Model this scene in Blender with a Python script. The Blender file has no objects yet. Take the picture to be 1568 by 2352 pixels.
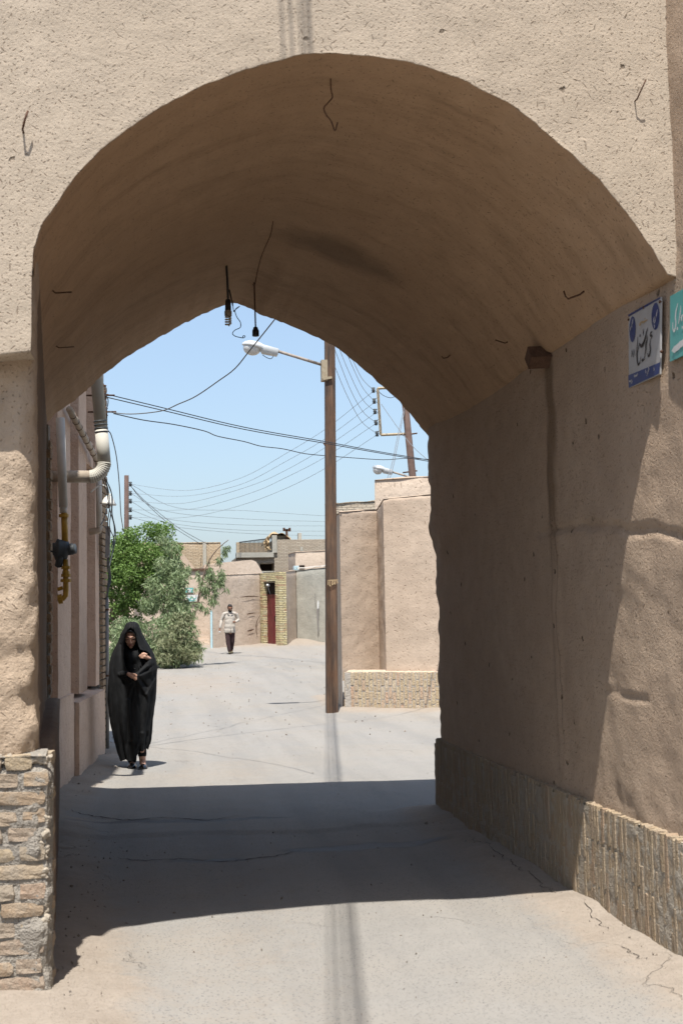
import bpy, bmesh, math, random
from mathutils import Vector, Matrix, noise, Euler
random.seed(7)
scene = bpy.context.scene
col = scene.collection
R_ = math.radians

# ------------------------------------------------------------------ camera, sky, sun, exposure
# picture coordinates used for measuring: 1568 x 2352
FPX, YAW, CAMZ = 3036.0, R_(8.23), 1.7
PIT, ROL = math.atan((1403 - 1176) / FPX), R_(1.0)
CP = Vector((0, 0, CAMZ))
FW = Vector((math.sin(YAW) * math.cos(PIT), math.cos(YAW) * math.cos(PIT), math.sin(PIT)))
_r0 = Vector((math.cos(YAW), -math.sin(YAW), 0)); _u0 = _r0.cross(FW)
CR = math.cos(ROL) * _r0 - math.sin(ROL) * _u0
CU = math.sin(ROL) * _r0 + math.cos(ROL) * _u0
cd = bpy.data.cameras.new('camera'); cam = bpy.data.objects.new('camera', cd); col.objects.link(cam)
cd.sensor_fit = 'VERTICAL'; cd.sensor_height = 36.0; cd.sensor_width = 24.0
cd.lens = FPX / 2352 * 36.0
cd.clip_start = 0.1; cd.clip_end = 2000
m = Matrix((CR, CU, -FW)).transposed().to_4x4(); m.translation = CP
cam.matrix_world = m
cd.dof.use_dof = True; cd.dof.focus_distance = 17.0; cd.dof.aperture_fstop = 5.6
scene.camera = cam

SUN = Vector((0.09, 0.42, -1.0)).normalized()           # direction the light travels
sl = bpy.data.lights.new('sun', 'SUN'); sl.energy = 4.9; sl.angle = R_(0.53); sl.color = (1.0, 0.965, 0.91)
so = bpy.data.objects.new('sun', sl); col.objects.link(so)
so.rotation_euler = SUN.to_track_quat('-Z', 'Y').to_euler(); so.location = (-5, -10, 30)
w = bpy.data.worlds.new('World'); scene.world = w; w.use_nodes = True
wn = w.node_tree
sky = wn.nodes.new('ShaderNodeTexSky'); sky.sky_type = 'NISHITA'; sky.sun_disc = False
sky.sun_elevation = R_(66.8); sky.sun_rotation = R_(180 + 10.8); sky.altitude = 0
sky.air_density = 1.15; sky.dust_density = 2.0; sky.ozone_density = 3.5
hz_ = wn.nodes.new('ShaderNodeMix'); hz_.data_type = 'RGBA'; hz_.inputs[0].default_value = .38; hz_.inputs[7].default_value = (2.75, 3.55, 4.6, 1)   # thin even haze over the whole sky
wn.links.new(sky.outputs[0], hz_.inputs[6]); wn.links.new(hz_.outputs[2], wn.nodes['Background'].inputs[0])
wn.nodes['Background'].inputs[1].default_value = 0.112
vs = scene.view_settings
vs.view_transform = 'Standard'; vs.look = 'None'; vs.gamma = 1.0; vs.use_curve_mapping = False
vs.exposure = 0.85
scene.render.engine = 'CYCLES'
scene.cycles.max_bounces = 6; scene.cycles.diffuse_bounces = 4; scene.cycles.use_denoising = True; scene.cycles.adaptive_threshold = .02

# ------------------------------------------------------------------ measuring helpers
def ray(x, y): return FW * FPX + CR * (x - 784) - CU * (y - 1176)
def onp(x, y, i, v):
    d = ray(x, y); return CP + d * ((v - CP[i]) / d[i])
def onX(x, y, v): return onp(x, y, 0, v)
def onY(x, y, v): return onp(x, y, 1, v)
def onZ(x, y, v): return onp(x, y, 2, v)
def onPl(x, y, p0, n):
    d = ray(x, y); return CP + d * ((Vector(p0) - CP).dot(n) / d.dot(n))
GP = [(-500, 0), (24, 0), (38, .15), (46, .28), (50, .42), (54, .55), (400, .6)]
def lerpt(t, x):
    if x <= t[0][0]: return t[0][1]
    for (a, b), (c, d) in zip(t, t[1:]):
        if x <= c: return b + (d - b) * (x - a) / (c - a)
    return t[-1][1]
def onG(x, y):
    z = 0.0
    for _ in range(30):
        p = onZ(x, y, z); z = z * .5 + .5 * lerpt(GP, p.y)
    return onZ(x, y, z)
def sm(a, b, x):
    t = max(0., min(1., (x - a) / (b - a))); return t * t * (3 - 2 * t)
def nz(x, y, z, s=1.0, o=0.0): return noise.noise(Vector((x * s + o, y * s + o * .7, z * s - o)))
def fb(x, y, z, s=1.0, o=0.0): return nz(x, y, z, s, o) + .5 * nz(x, y, z, 2 * s, o + 3) + .25 * nz(x, y, z, 4 * s, o + 9)

# ------------------------------------------------------------------ mesh helpers
class MB:
    def __init__(s): s.v = []; s.f = []
    def add(s, v, f):
        o = len(s.v); s.v += [tuple(p) for p in v]; s.f += [tuple(i + o for i in q) for q in f]
    def box(s, c, d, M=None):
        c = Vector(c); x, y, z = d[0] / 2, d[1] / 2, d[2] / 2
        P = [Vector(p) for p in ((-x, -y, -z), (x, -y, -z), (x, y, -z), (-x, y, -z), (-x, -y, z), (x, -y, z), (x, y, z), (-x, y, z))]
        if M is not None: P = [M @ p for p in P]
        s.add([p + c for p in P], [(0, 3, 2, 1), (4, 5, 6, 7), (0, 1, 5, 4), (1, 2, 6, 5), (2, 3, 7, 6), (3, 0, 4, 7)])
    def bbox(s, a, b): s.box([(p + q) / 2 for p, q in zip(a, b)], [abs(p - q) for p, q in zip(a, b)])
    def tube(s, pts, r, n=8, cap=True):
        pts = [Vector(p) for p in pts]
        k = len(pts); rr = r if isinstance(r, (list, tuple)) else [r] * k
        o = len(s.v); up = None
        for i, p in enumerate(pts):
            t = (pts[min(i + 1, k - 1)] - pts[max(i - 1, 0)])
            if t.length < 1e-9: t = Vector((0, 0, 1))
            t.normalize()
            if up is None:
                up = Vector((0, 0, 1)) if abs(t.z) < .9 else Vector((1, 0, 0))
            a = up - t * up.dot(t); a.normalize(); up = a
            b = t.cross(a)
            for j in range(n):
                q = 2 * math.pi * j / n
                s.v.append(tuple(p + (a * math.cos(q) + b * math.sin(q)) * rr[i]))
        for i in range(k - 1):
            for j in range(n):
                s.f.append((o + i * n + j, o + i * n + (j + 1) % n, o + (i + 1) * n + (j + 1) % n, o + (i + 1) * n + j))
        if cap:
            s.f.append(tuple(o + j for j in range(n))[::-1]); s.f.append(tuple(o + (k - 1) * n + j for j in range(n)))
    def lathe(s, prof, c=(0, 0, 0), axis=(0, 0, 1), n=16):
        q = Vector((0, 0, 1)).rotation_difference(Vector(axis).normalized()); c = Vector(c); o = len(s.v)
        for r, z in prof:
            for j in range(n):
                a = 2 * math.pi * j / n; s.v.append(tuple(c + q @ Vector((r * math.cos(a), r * math.sin(a), z))))
        for i in range(len(prof) - 1):
            for j in range(n): s.f.append((o + i * n + j, o + i * n + (j + 1) % n, o + (i + 1) * n + (j + 1) % n, o + (i + 1) * n + j))
        s.f.append(tuple(o + j for j in range(n))[::-1]); s.f.append(tuple(o + (len(prof) - 1) * n + j for j in range(n)))
    def grid(s, fn, nu, nv, flip=False):
        o = len(s.v)
        for i in range(nu + 1):
            for j in range(nv + 1): s.v.append(tuple(fn(i / nu, j / nv, i, j)))
        for i in range(nu):
            for j in range(nv):
                a = o + i * (nv + 1) + j; q = (a, a + nv + 1, a + nv + 2, a + 1)
                s.f.append(q[::-1] if flip else q)
    def sphere(s, c, r, nu=14, nv=10, rot=None):
        c = Vector(c); r = r if isinstance(r, (tuple, list)) else (r, r, r); o = len(s.v)
        for i in range(nv + 1):
            t = math.pi * i / nv
            for j in range(nu):
                a = 2 * math.pi * j / nu
                p = Vector((r[0] * math.sin(t) * math.cos(a), r[1] * math.sin(t) * math.sin(a), r[2] * math.cos(t)))
                if rot is not None: p = rot @ p
                s.v.append(tuple(c + p))
        for i in range(nv):
            for j in range(nu): s.f.append((o + i * nu + j, o + (i + 1) * nu + j, o + (i + 1) * nu + (j + 1) % nu, o + i * nu + (j + 1) % nu))
    def prism(s, poly, d):
        """closed outline of 3D points, extruded by vector d"""
        n = len(poly); d = Vector(d); P = [Vector(p) for p in poly]
        s.add(P + [p + d for p in P], [tuple(range(n))[::-1], tuple(range(n, 2 * n))] + [(i, (i + 1) % n, n + (i + 1) % n, n + i) for i in range(n)])
    def mesh(s, name, mat, smooth=False):
        me = bpy.data.meshes.new(name); me.from_pydata(s.v, [], s.f); me.update()
        if mat: me.materials.append(mat)
        if smooth: me.polygons.foreach_set('use_smooth', [True] * len(me.polygons))
        return me
    def build(s, name, mat, parent=None, smooth=False, label=None):
        return link(name, s.mesh(name, mat, smooth), parent, label)
ELOC = {}
def link(name, me, parent=None, label=None, loc=None, rot=None, scl=None):
    o = bpy.data.objects.new(name, me); col.objects.link(o)
    if loc is not None: o.location = loc
    if rot is not None: o.rotation_euler = rot
    if scl is not None: o.scale = scl
    if parent is not None:
        o.parent = parent
        if parent.name in ELOC: o.matrix_parent_inverse = Matrix.Translation(-ELOC[parent.name])
    if label: o['label'] = label
    return o
def tag(o, label, cat=None, group=None, kind=None):
    if label: o['label'] = label
    if cat: o['category'] = cat
    if group: o['group'] = group
    if kind: o['kind'] = kind
    return o
def thing(name, label, cat, loc, group=None):
    o = bpy.data.objects.new(name, None); col.objects.link(o); o.location = loc; o.empty_display_size = .2
    ELOC[o.name] = Vector(loc); return tag(o, label, cat, group)
def cr(pts, n=6):
    """Catmull-Rom through points"""
    P = [Vector(p) for p in pts]; P = [P[0] * 2 - P[1]] + P + [P[-1] * 2 - P[-2]]; out = []
    for i in range(1, len(P) - 2):
        for k in range(n):
            t = k / n; a, b, c, d = P[i - 1], P[i], P[i + 1], P[i + 2]
            out.append(.5 * ((2 * b) + (c - a) * t + (2 * a - 5 * b + 4 * c - d) * t * t + (3 * b - a - 3 * c + d) * t ** 3))
    out.append(P[-2]); return out

# ------------------------------------------------------------------ material helpers
def newmat(name, rough=.9, spec=.25):
    mt = bpy.data.materials.new(name); mt.use_nodes = True; nt = mt.node_tree
    b = nt.nodes['Principled BSDF']; b.inputs['Roughness'].default_value = rough; b.inputs['Specular IOR Level'].default_value = spec
    return mt, nt, b
def nd(nt, t, ins=None, out=0, **pr):
    n = nt.nodes.new('ShaderNode' + t)
    for k, v in pr.items(): setattr(n, k, v)
    for k, v in (ins or {}).items():
        if isinstance(v, bpy.types.NodeSocket): nt.links.new(v, n.inputs[k])
        elif v is not None: n.inputs[k].default_value = v
    return n.outputs[out]
ALB = .76        # all surface colours below are scaled by this
def c4(c): return (c[0], c[1], c[2], 1)
def pos(nt): return nd(nt, 'NewGeometry', out='Position')
def mth(nt, op, a, b=None, c=None, cl=False): 
    d = {0: a}
    if b is not None: d[1] = b
    if c is not None: d[2] = c
    return nd(nt, 'Math', d, operation=op, use_clamp=cl)
def vm(nt, op, a, b=None, out=0): return nd(nt, 'VectorMath', {0: a, 1: b} if b is not None else {0: a}, out=out, operation=op)
def mr(nt, x, a, b, c=0., d=1.): return nd(nt, 'MapRange', {0: x, 1: a, 2: b, 3: c, 4: d})
def nois(nt, v, s, det=3., rough=.55, dist=0.): return nd(nt, 'TexNoise', {'Vector': v, 'Scale': s, 'Detail': det, 'Roughness': rough, 'Distortion': dist})
def mix(nt, f, a, b, bt='MIX'):
    n = nt.nodes.new('ShaderNodeMix'); n.data_type = 'RGBA'; n.blend_type = bt
    for i, v in ((0, f), (6, a), (7, b)):
        if isinstance(v, bpy.types.NodeSocket): nt.links.new(v, n.inputs[i])
        else: n.inputs[i].default_value = v if i == 0 else c4([x * ALB for x in v])
    return n.outputs[2]
def bump(nt, h, dist, strength=1., normal=None):
    d = {'Height': h, 'Distance': dist, 'Strength': strength}
    if normal is not None: d['Normal'] = normal
    return nd(nt, 'Bump', d)
def flecks(nt, P, scale, L, wd):
    v = nt.nodes.new('ShaderNodeTexVoronoi'); v.feature = 'F1'; v.inputs['Scale'].default_value = scale
    nt.links.new(P, v.inputs['Vector'])
    loc = vm(nt, 'SUBTRACT', P, v.outputs['Position'])
    dr = vm(nt, 'NORMALIZE', vm(nt, 'SUBTRACT', v.outputs['Color'], (.5, .5, .5)))
    a = vm(nt, 'DOT_PRODUCT', loc, dr, out=1)
    sc = nt.nodes.new('ShaderNodeVectorMath'); sc.operation = 'SCALE'; nt.links.new(dr, sc.inputs[0]); nt.links.new(a, sc.inputs['Scale'])
    pl = vm(nt, 'LENGTH', vm(nt, 'SUBTRACT', loc, sc.outputs[0]), out=1)
    return mth(nt, 'MULTIPLY', mr(nt, pl, wd, wd * .45), mr(nt, mth(nt, 'ABSOLUTE', a), L, L * .7))

def mud(name, c1, c2, fleckA=.7, bumpd=.006, rough=.95, stain=None, fs=1.0, big=.006, fdark=(.20, .14, .09), fine=True, dense=False):
    mt, nt, b = newmat(name, rough, .12); P = pos(nt)
    n1 = nois(nt, P, .9, 3); n2 = nois(nt, P, 7, 3, .6); n3 = nois(nt, P, 55 / fs, 4 if fine else 2, .72)
    c = mix(nt, mr(nt, n1, .35, .68), c1, c2)
    c = mix(nt, mr(nt, n2, .3, .75, 0, .55), c, [x * .80 for x in c1])
    f1 = flecks(nt, P, 30 / fs, .019 * fs, .0040 * fs)
    h = mth(nt, 'ADD', mth(nt, 'MULTIPLY', n2, big / bumpd * 1.5), mth(nt, 'MULTIPLY', n3, .65))
    if fine:
        f3 = flecks(nt, vm(nt, 'ADD', P, (7.1, 4.2, 5.5)), 13 / fs, .026 * fs, .0056 * fs)
        if dense: f1 = mth(nt, 'MAXIMUM', f1, mth(nt, 'MULTIPLY', flecks(nt, vm(nt, 'ADD', P, (1.7, 9.2, 3.5)), 44 / fs, .014 * fs, .0036 * fs), .75))
        fa = mth(nt, 'MULTIPLY', mth(nt, 'MAXIMUM', f1, f3), mth(nt, 'MULTIPLY', mr(nt, n1, .3, .6, .45, 1.), fleckA))
        h = mth(nt, 'ADD', h, mth(nt, 'MULTIPLY', f3, .3))
    else: fa = mth(nt, 'MULTIPLY', f1, fleckA)
    c = mix(nt, fa, c, fdark)
    pit = mr(nt, n3, .62, .72)
    c = mix(nt, mth(nt, 'MULTIPLY', pit, .35), c, [x * .6 for x in c1])
    if fine:
        hv = nd(nt, 'TexVoronoi', {'Vector': vm(nt, 'ADD', P, vm(nt, 'MULTIPLY', vm(nt, 'SUBTRACT', nd(nt, 'TexNoise', {'Vector': P, 'Scale': 40.0, 'Detail': 1.0}, out=1), (.5, .5, .5)), (.03, .03, .03))), 'Scale': 4.5}, out='Distance')
        hole = mr(nt, hv, .085, .05); c = mix(nt, mth(nt, 'MULTIPLY', hole, .75), c, [x * .6 for x in fdark]); h = mth(nt, 'SUBTRACT', h, mth(nt, 'MULTIPLY', hole, 1.2))
    if stain: c = stain(nt, P, c)
    nt.links.new(c, b.inputs['Base Color'])
    h = mth(nt, 'SUBTRACT', h, mth(nt, 'MULTIPLY', f1, .28))
    nt.links.new(bump(nt, h, bumpd * 2.2), b.inputs['Normal'])
    return mt
def plain(name, c, rough=.6, spec=.4, metal=0., var=.15, vs_=12., bmp=0., c2=None):
    mt, nt, b = newmat(name, rough, spec); P = pos(nt); b.inputs['Metallic'].default_value = metal
    n = nois(nt, P, vs_, 4, .6)
    cc = mix(nt, mr(nt, n, .35, .7), c, c2 if c2 else [x * (1 - var) for x in c])
    nt.links.new(cc, b.inputs['Base Color'])
    if bmp: nt.links.new(bump(nt, nois(nt, P, vs_ * 5, 3), bmp), b.inputs['Normal'])
    return mt
def brickmat(name, cols, rough=.92, fs=1.0, dirt=(.28, .22, .17)):
    """colour differs from brick to brick (object random)"""
    mt, nt, b = newmat(name, rough, .15); P = pos(nt)
    r = nd(nt, 'ObjectInfo', out='Random')
    rp = nt.nodes.new('ShaderNodeValToRGB'); e = rp.color_ramp.elements
    while len(e) < len(cols): e.new(.5)
    for i, c in enumerate(cols): e[i].position = i / (len(cols) - 1); e[i].color = c4([x * ALB for x in c])
    nt.links.new(r, rp.inputs[0])
    n2 = nois(nt, P, 30 / fs, 4, .65); n1 = nois(nt, P, 9 / fs, 4, .6)
    c = mix(nt, mr(nt, n2, .35, .7, 0, .55), rp.outputs[0], dirt)
    c = mix(nt, mr(nt, n1, .5, .7, 0, .7), c, dirt)
    c = mix(nt, mr(nt, nois(nt, P, 80 / fs, 2, .6), .6, .75, 0, .6), c, [x * .55 for x in dirt])
    nt.links.new(c, b.inputs['Base Color'])
    h = mth(nt, 'ADD', nois(nt, P, 60 / fs, 4, .7), mth(nt, 'MULTIPLY', n2, .7))
    nt.links.new(bump(nt, h, .007 * fs), b.inputs['Normal'])
    return mt
def courses(name, c1, c2, mortar, axis='x', bw=.22, bh=.065, bmpd=.02):
    """far brickwork whose courses are too small to tell apart"""
    mt, nt, b = newmat(name, .95, .1); P = pos(nt)
    sp = nt.nodes.new('ShaderNodeSeparateXYZ'); nt.links.new(P, sp.inputs[0])
    cb = nt.nodes.new('ShaderNodeCombineXYZ'); nt.links.new(mth(nt, 'ADD', sp.outputs[0], sp.outputs[1]), cb.inputs[0]); nt.links.new(sp.outputs[2], cb.inputs[1])
    V = vm(nt, 'ADD', cb.outputs[0], vm(nt, 'MULTIPLY', vm(nt, 'SUBTRACT', nd(nt, 'TexNoise', {'Vector': P, 'Scale': 3.0, 'Detail': 3.0}, out=1), (.5, .5, .5)), (.12, .05, 0)))
    bt = nt.nodes.new('ShaderNodeTexBrick'); nt.links.new(V, bt.inputs['Vector'])
    for k, v in (('Scale', 1.), ('Mortar Size', .011), ('Mortar Smooth', .3), ('Bias', .0), ('Brick Width', bw), ('Row Height', bh)): bt.inputs[k].default_value = v
    bt.inputs['Color1'].default_value = c4([x * ALB for x in c1]); bt.inputs['Color2'].default_value = c4([x * ALB for x in c2]); bt.inputs['Mortar'].default_value = c4([x * ALB for x in mortar])
    n = nois(nt, P, 2.5, 4, .65)
    c = mix(nt, mr(nt, n, .45, .75, 0, .6), bt.outputs[0], [x * .8 for x in c1])
    nt.links.new(c, b.inputs['Base Color'])
    h = mth(nt, 'ADD', mth(nt, 'MULTIPLY', bt.outputs['Fac'], -1.), mth(nt, 'MULTIPLY', nois(nt, P, 20, 3), .5))
    nt.links.new(bump(nt, h, bmpd), b.inputs['Normal'])
    return mt

# ------------------------------------------------------------------ materials
MUD1 = (.50, .385, .285); MUD2 = (.56, .45, .345)
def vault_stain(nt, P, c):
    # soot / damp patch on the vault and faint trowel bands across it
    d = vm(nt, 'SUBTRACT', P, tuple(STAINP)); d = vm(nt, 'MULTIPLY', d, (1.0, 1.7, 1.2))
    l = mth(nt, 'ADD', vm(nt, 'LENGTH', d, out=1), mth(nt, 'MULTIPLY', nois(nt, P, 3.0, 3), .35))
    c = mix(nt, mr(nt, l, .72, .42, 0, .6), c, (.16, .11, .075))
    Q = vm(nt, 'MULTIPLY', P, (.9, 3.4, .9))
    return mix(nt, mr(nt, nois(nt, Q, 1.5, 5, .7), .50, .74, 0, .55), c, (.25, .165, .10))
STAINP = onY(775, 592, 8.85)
def wall_stain(nt, P, c):
    # water run below the wooden stub and the long repaired crack
    sp = nt.nodes.new('ShaderNodeSeparateXYZ'); nt.links.new(P, sp.inputs[0])
    wob = mth(nt, 'MULTIPLY', mth(nt, 'SUBTRACT', nois(nt, P, 2.2, 3), .5), .16)
    dy = mth(nt, 'ABSOLUTE', mth(nt, 'SUBTRACT', mth(nt, 'ADD', sp.outputs[1], wob), STUB.y))
    run = mth(nt, 'MULTIPLY', mr(nt, dy, .11, .05), mr(nt, sp.outputs[2], STUB.z - 1.35, STUB.z - .9))
    run = mth(nt, 'MULTIPLY', run, mr(nt, sp.outputs[2], STUB.z + .1, STUB.z))
    c = mix(nt, mth(nt, 'MULTIPLY', run, .75), c, (.19, .125, .075))
    lo = mth(nt, 'MULTIPLY', mr(nt, mth(nt, 'ABSOLUTE', mth(nt, 'SUBTRACT', dy, .045)), .014, .003), mr(nt, sp.outputs[2], .7, 1.1))
    c = mix(nt, mth(nt, 'MULTIPLY', mth(nt, 'MULTIPLY', lo, mr(nt, sp.outputs[2], STUB.z - .6, STUB.z - 1.)), .45), c, (.2, .14, .09))
    return c
STUB = onX(1262, 822, 2.44)
M = {}
M['facade'] = mud('facade_mud', (.495, .41, .318), (.55, .46, .362), .9, .0032, big=.0010, fdark=(.21, .155, .11), dense=True)
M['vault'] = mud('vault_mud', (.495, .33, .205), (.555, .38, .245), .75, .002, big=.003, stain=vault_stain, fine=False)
M['sidewall'] = mud('side_wall_mud', (.48, .355, .255), (.54, .41, .30), .6, .006, big=.002, stain=wall_stain)
M['inner'] = mud('shade_darkened_mud', (.24, .17, .12), (.29, .21, .15), .2, .005, big=.004, fine=False)  # mud darkened in colour to deepen the passage's shade and cut bounced light
M['pier'] = mud('pier_mud', (.50, .385, .28), (.56, .445, .335), .5, .007, big=.006)
M['street'] = mud('street_wall_mud', (.68, .49, .37), (.74, .55, .42), .4, .005, fs=1.6, fine=False)
M['far'] = mud('far_mud', (.54, .42, .32), (.59, .47, .365), .7, .0035, fs=2.2, big=.0012, fine=False)
M['far2'] = mud('far_mud_pale', (.60, .48, .375), (.69, .57, .46), .5, .006, fs=4, big=.004, fine=False)
M['cement'] = mud('grey_cement', (.40, .385, .33), (.47, .44, .375), .2, .006, fs=4, big=.003, fdark=(.25, .24, .2), fine=False)
M['brick_pier'] = brickmat('pier_brick', [(.37, .27, .18), (.42, .30, .185), (.36, .28, .21), (.44, .345, .225), (.35, .29, .225), (.39, .27, .19)], dirt=(.36, .305, .24))
M['mortar'] = mud('mortar', (.31, .28, .24), (.38, .34, .285), .2, .010, big=.010, fine=False)
M['brick_plinth'] = brickmat('plinth_brick', [(.37, .275, .175), (.41, .31, .20), (.34, .265, .185), (.43, .34, .23), (.37, .255, .165), (.40, .32, .23)], dirt=(.33, .265, .195))
M['plinth_mortar'] = mud('plinth_mortar', (.40, .34, .265), (.47, .41, .33), .1, .008, fine=False)
M['brick_far'] = brickmat('pale_brick', [(.52, .40, .25), (.58, .47, .31), (.48, .37, .24), (.60, .50, .36), (.54, .36, .25), (.55, .44, .30)], dirt=(.48, .38, .28), fs=2)
M['far_mortar'] = mud('pale_mortar', (.44, .40, .35), (.50, .45, .39), .1, .008, fs=2, fine=False)
M['brick_door'] = brickmat('yellow_brick', [(.68, .58, .32), (.74, .65, .38), (.64, .52, .28), (.74, .68, .46), (.70, .58, .34), (.56, .32, .20)], dirt=(.50, .42, .26), fs=4)
M['door_mortar'] = plain('dark_joint', (.16, .13, .09), .95, .1)
M['brick_quoin'] = brickmat('quoin_brick', [(.40, .28, .17), (.45, .32, .20), (.36, .25, .16)], fs=1.5)
M['brickwall'] = courses('grey_brickwork', (.45, .38, .29), (.54, .47, .37), (.30, .25, .20))
M['brickwall2'] = courses('tan_brickwork', (.50, .39, .26), (.56, .46, .33), (.36, .28, .20))
def polemat():
    mt, nt, b = newmat('weathered_pole', .75, .3); P = pos(nt)
    Q = vm(nt, 'MULTIPLY', P, (14, 14, 1.1)); n = nois(nt, Q, 1.5, 5, .65); n2 = nois(nt, P, 2.0, 4, .6); n3 = nois(nt, vm(nt, 'MULTIPLY', P, (60, 60, 2.5)), 1., 4, .6)
    c = mix(nt, mr(nt, n, .36, .64), (.052, .036, .028), (.17, .10, .06))
    c = mix(nt, mr(nt, n2, .42, .72, 0, .65), c, (.16, .075, .035))
    c = mix(nt, mr(nt, n3, .55, .75, 0, .6), c, (.035, .025, .02))
    nt.links.new(c, b.inputs['Base Color']); nt.links.new(bump(nt, mth(nt, 'ADD', n3, n), .008), b.inputs['Normal'])
    return mt
M['pole'] = polemat()
M['greypole'] = plain('faded_pole', (.13, .085, .07), .85, .2, var=.35, vs_=6)
M['wire'] = plain('wire_black', (.035, .037, .042), .5, .3)
M['wiregrey'] = plain('wire_grey', (.20, .21, .22), .5, .3)
M['rust'] = plain('rusty_iron', (.13, .065, .04), .85, .2, var=.5, vs_=40)
M['steelpaint'] = plain('ochre_steel', (.40, .34, .24), .7, .3, c2=(.30, .23, .15), vs_=20)
M['lampgrey'] = plain('lamp_grey', (.58, .60, .60), .45, .4, var=.12)
M['armrust'] = plain('lamp_arm', (.40, .34, .29), .7, .3, var=.4, vs_=20)
M['galv'] = plain('galvanised', (.58, .56, .49), .72, .25, .05, c2=(.54, .51, .43), vs_=7)
M['pvc'] = plain('white_pipe', (.62, .58, .52), .5, .4, var=.2, vs_=8)
M['pvcold'] = plain('beige_pipe', (.52, .43, .33), .6, .3, var=.3, vs_=14)
M['yellow'] = plain('yellow_gas_pipe', (.50, .28, .025), .5, .4, var=.3, vs_=14)
M['black'] = plain('black_plastic', (.018, .018, .02), .45, .4)
M['darkgrey'] = plain('dark_grey_iron', (.06, .07, .075), .6, .4, var=.3)
M['boxgrey'] = plain('box_grey', (.27, .25, .23), .7, .3, var=.2)
M['enamel'] = plain('white_enamel', (.72, .70, .63), .35, .5, var=.1)
M['reddoor'] = plain('maroon_door', (.165, .028, .03), .5, .4, var=.25, vs_=5)
M['bluepaint'] = plain('pale_blue_paint', (.50, .70, .74), .5, .4, var=.12)
M['dark'] = plain('dark_inside', (.03, .022, .018), .9, .1)
M['wood'] = plain('old_wood', (.15, .085, .055), .85, .2, var=.45, vs_=18, bmp=.006)
M['tarp'] = plain('tan_tarpaulin', (.50, .37, .22), .85, .1, var=.25, vs_=3, bmp=.02)
M['cloth'] = plain('black_chador', (.0052, .0058, .0066), .82, .25, var=.2, vs_=5)
M['cloth2'] = plain('black_coat', (.007, .0075, .0085), .88, .2, var=.2)
M['skin'] = plain('skin', (.52, .30, .21), .55, .35, var=.08, vs_=30)
M['skin2'] = plain('tanned_skin', (.26, .125, .075), .6, .3, var=.12, vs_=30)
M['hair'] = plain('black_hair', (.012, .010, .009), .6, .3)
M['lips'] = plain('lips', (.34, .12, .10), .5, .3)
M['shoe'] = plain('black_patent_shoe', (.012, .013, .016), .16, .6)
M['shoe2'] = plain('olive_shoe', (.14, .11, .06), .6, .3)
M['shirt'] = plain('pale_shirt', (.50, .45, .39), .85, .1, var=.10, vs_=9)
M['trouser'] = plain('brown_trousers', (.055, .033, .034), .85, .15, var=.2)
M['steel'] = plain('bright_steel', (.7, .7, .7), .25, .5, .9)
M['white'] = plain('white_paint', (.74, .74, .72), .55, .4, var=.08)
M['signwhite'] = plain('sign_white', (.50, .49, .49), .45, .35, var=.14, vs_=9, c2=(.43, .41, .385))
M['signblue'] = plain('sign_blue', (.045, .065, .20), .4, .4, var=.2)
M['signink'] = plain('sign_ink', (.07, .06, .055), .5, .3)
M['signgold'] = plain('sign_gold', (.50, .36, .20), .5, .3)
M['teal'] = plain('sign_teal', (.14, .46, .43), .3, .5, var=.1, vs_=5)
M['glasslamp'] = plain('lamp_lens', (.62, .62, .60), .15, .5)
M['aircon'] = plain('aircon_white', (.62, .70, .72), .5, .3)
def leafmat(name, c1, c2, tr=.35):
    mt, nt, b = newmat(name, .55, .35); P = pos(nt)
    r = nd(nt, 'NewGeometry', out='Random Per Island')
    n = nois(nt, P, 1.6, 3)
    c = mix(nt, mr(nt, mth(nt, 'ADD', mth(nt, 'MULTIPLY', r, .7), mth(nt, 'MULTIPLY', n, .6)), .25, 1.05), c1, c2)
    nt.links.new(c, b.inputs['Base Color'])
    t = nt.nodes.new('ShaderNodeBsdfTranslucent'); nt.links.new(mix(nt, .5, c, c2), t.inputs[0])
    mx = nt.nodes.new('ShaderNodeMixShader'); mx.inputs[0].default_value = tr
    nt.links.new(b.outputs[0], mx.inputs[1]); nt.links.new(t.outputs[0], mx.inputs[2])
    nt.links.new(mx.outputs[0], nt.nodes['Material Output'].inputs[0])
    return mt
M['leafgreen'] = leafmat('bright_leaf', (.10, .18, .035), (.24, .37, .095))
M['leafgum'] = leafmat('gum_leaf', (.15, .22, .09), (.34, .41, .22), .3)
M['leafdry'] = leafmat('dry_gum_leaf', (.18, .22, .10), (.36, .36, .21), .3)
M['bark'] = plain('bark', (.22, .16, .12), .95, .1, var=.4, vs_=10, bmp=.01)

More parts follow.
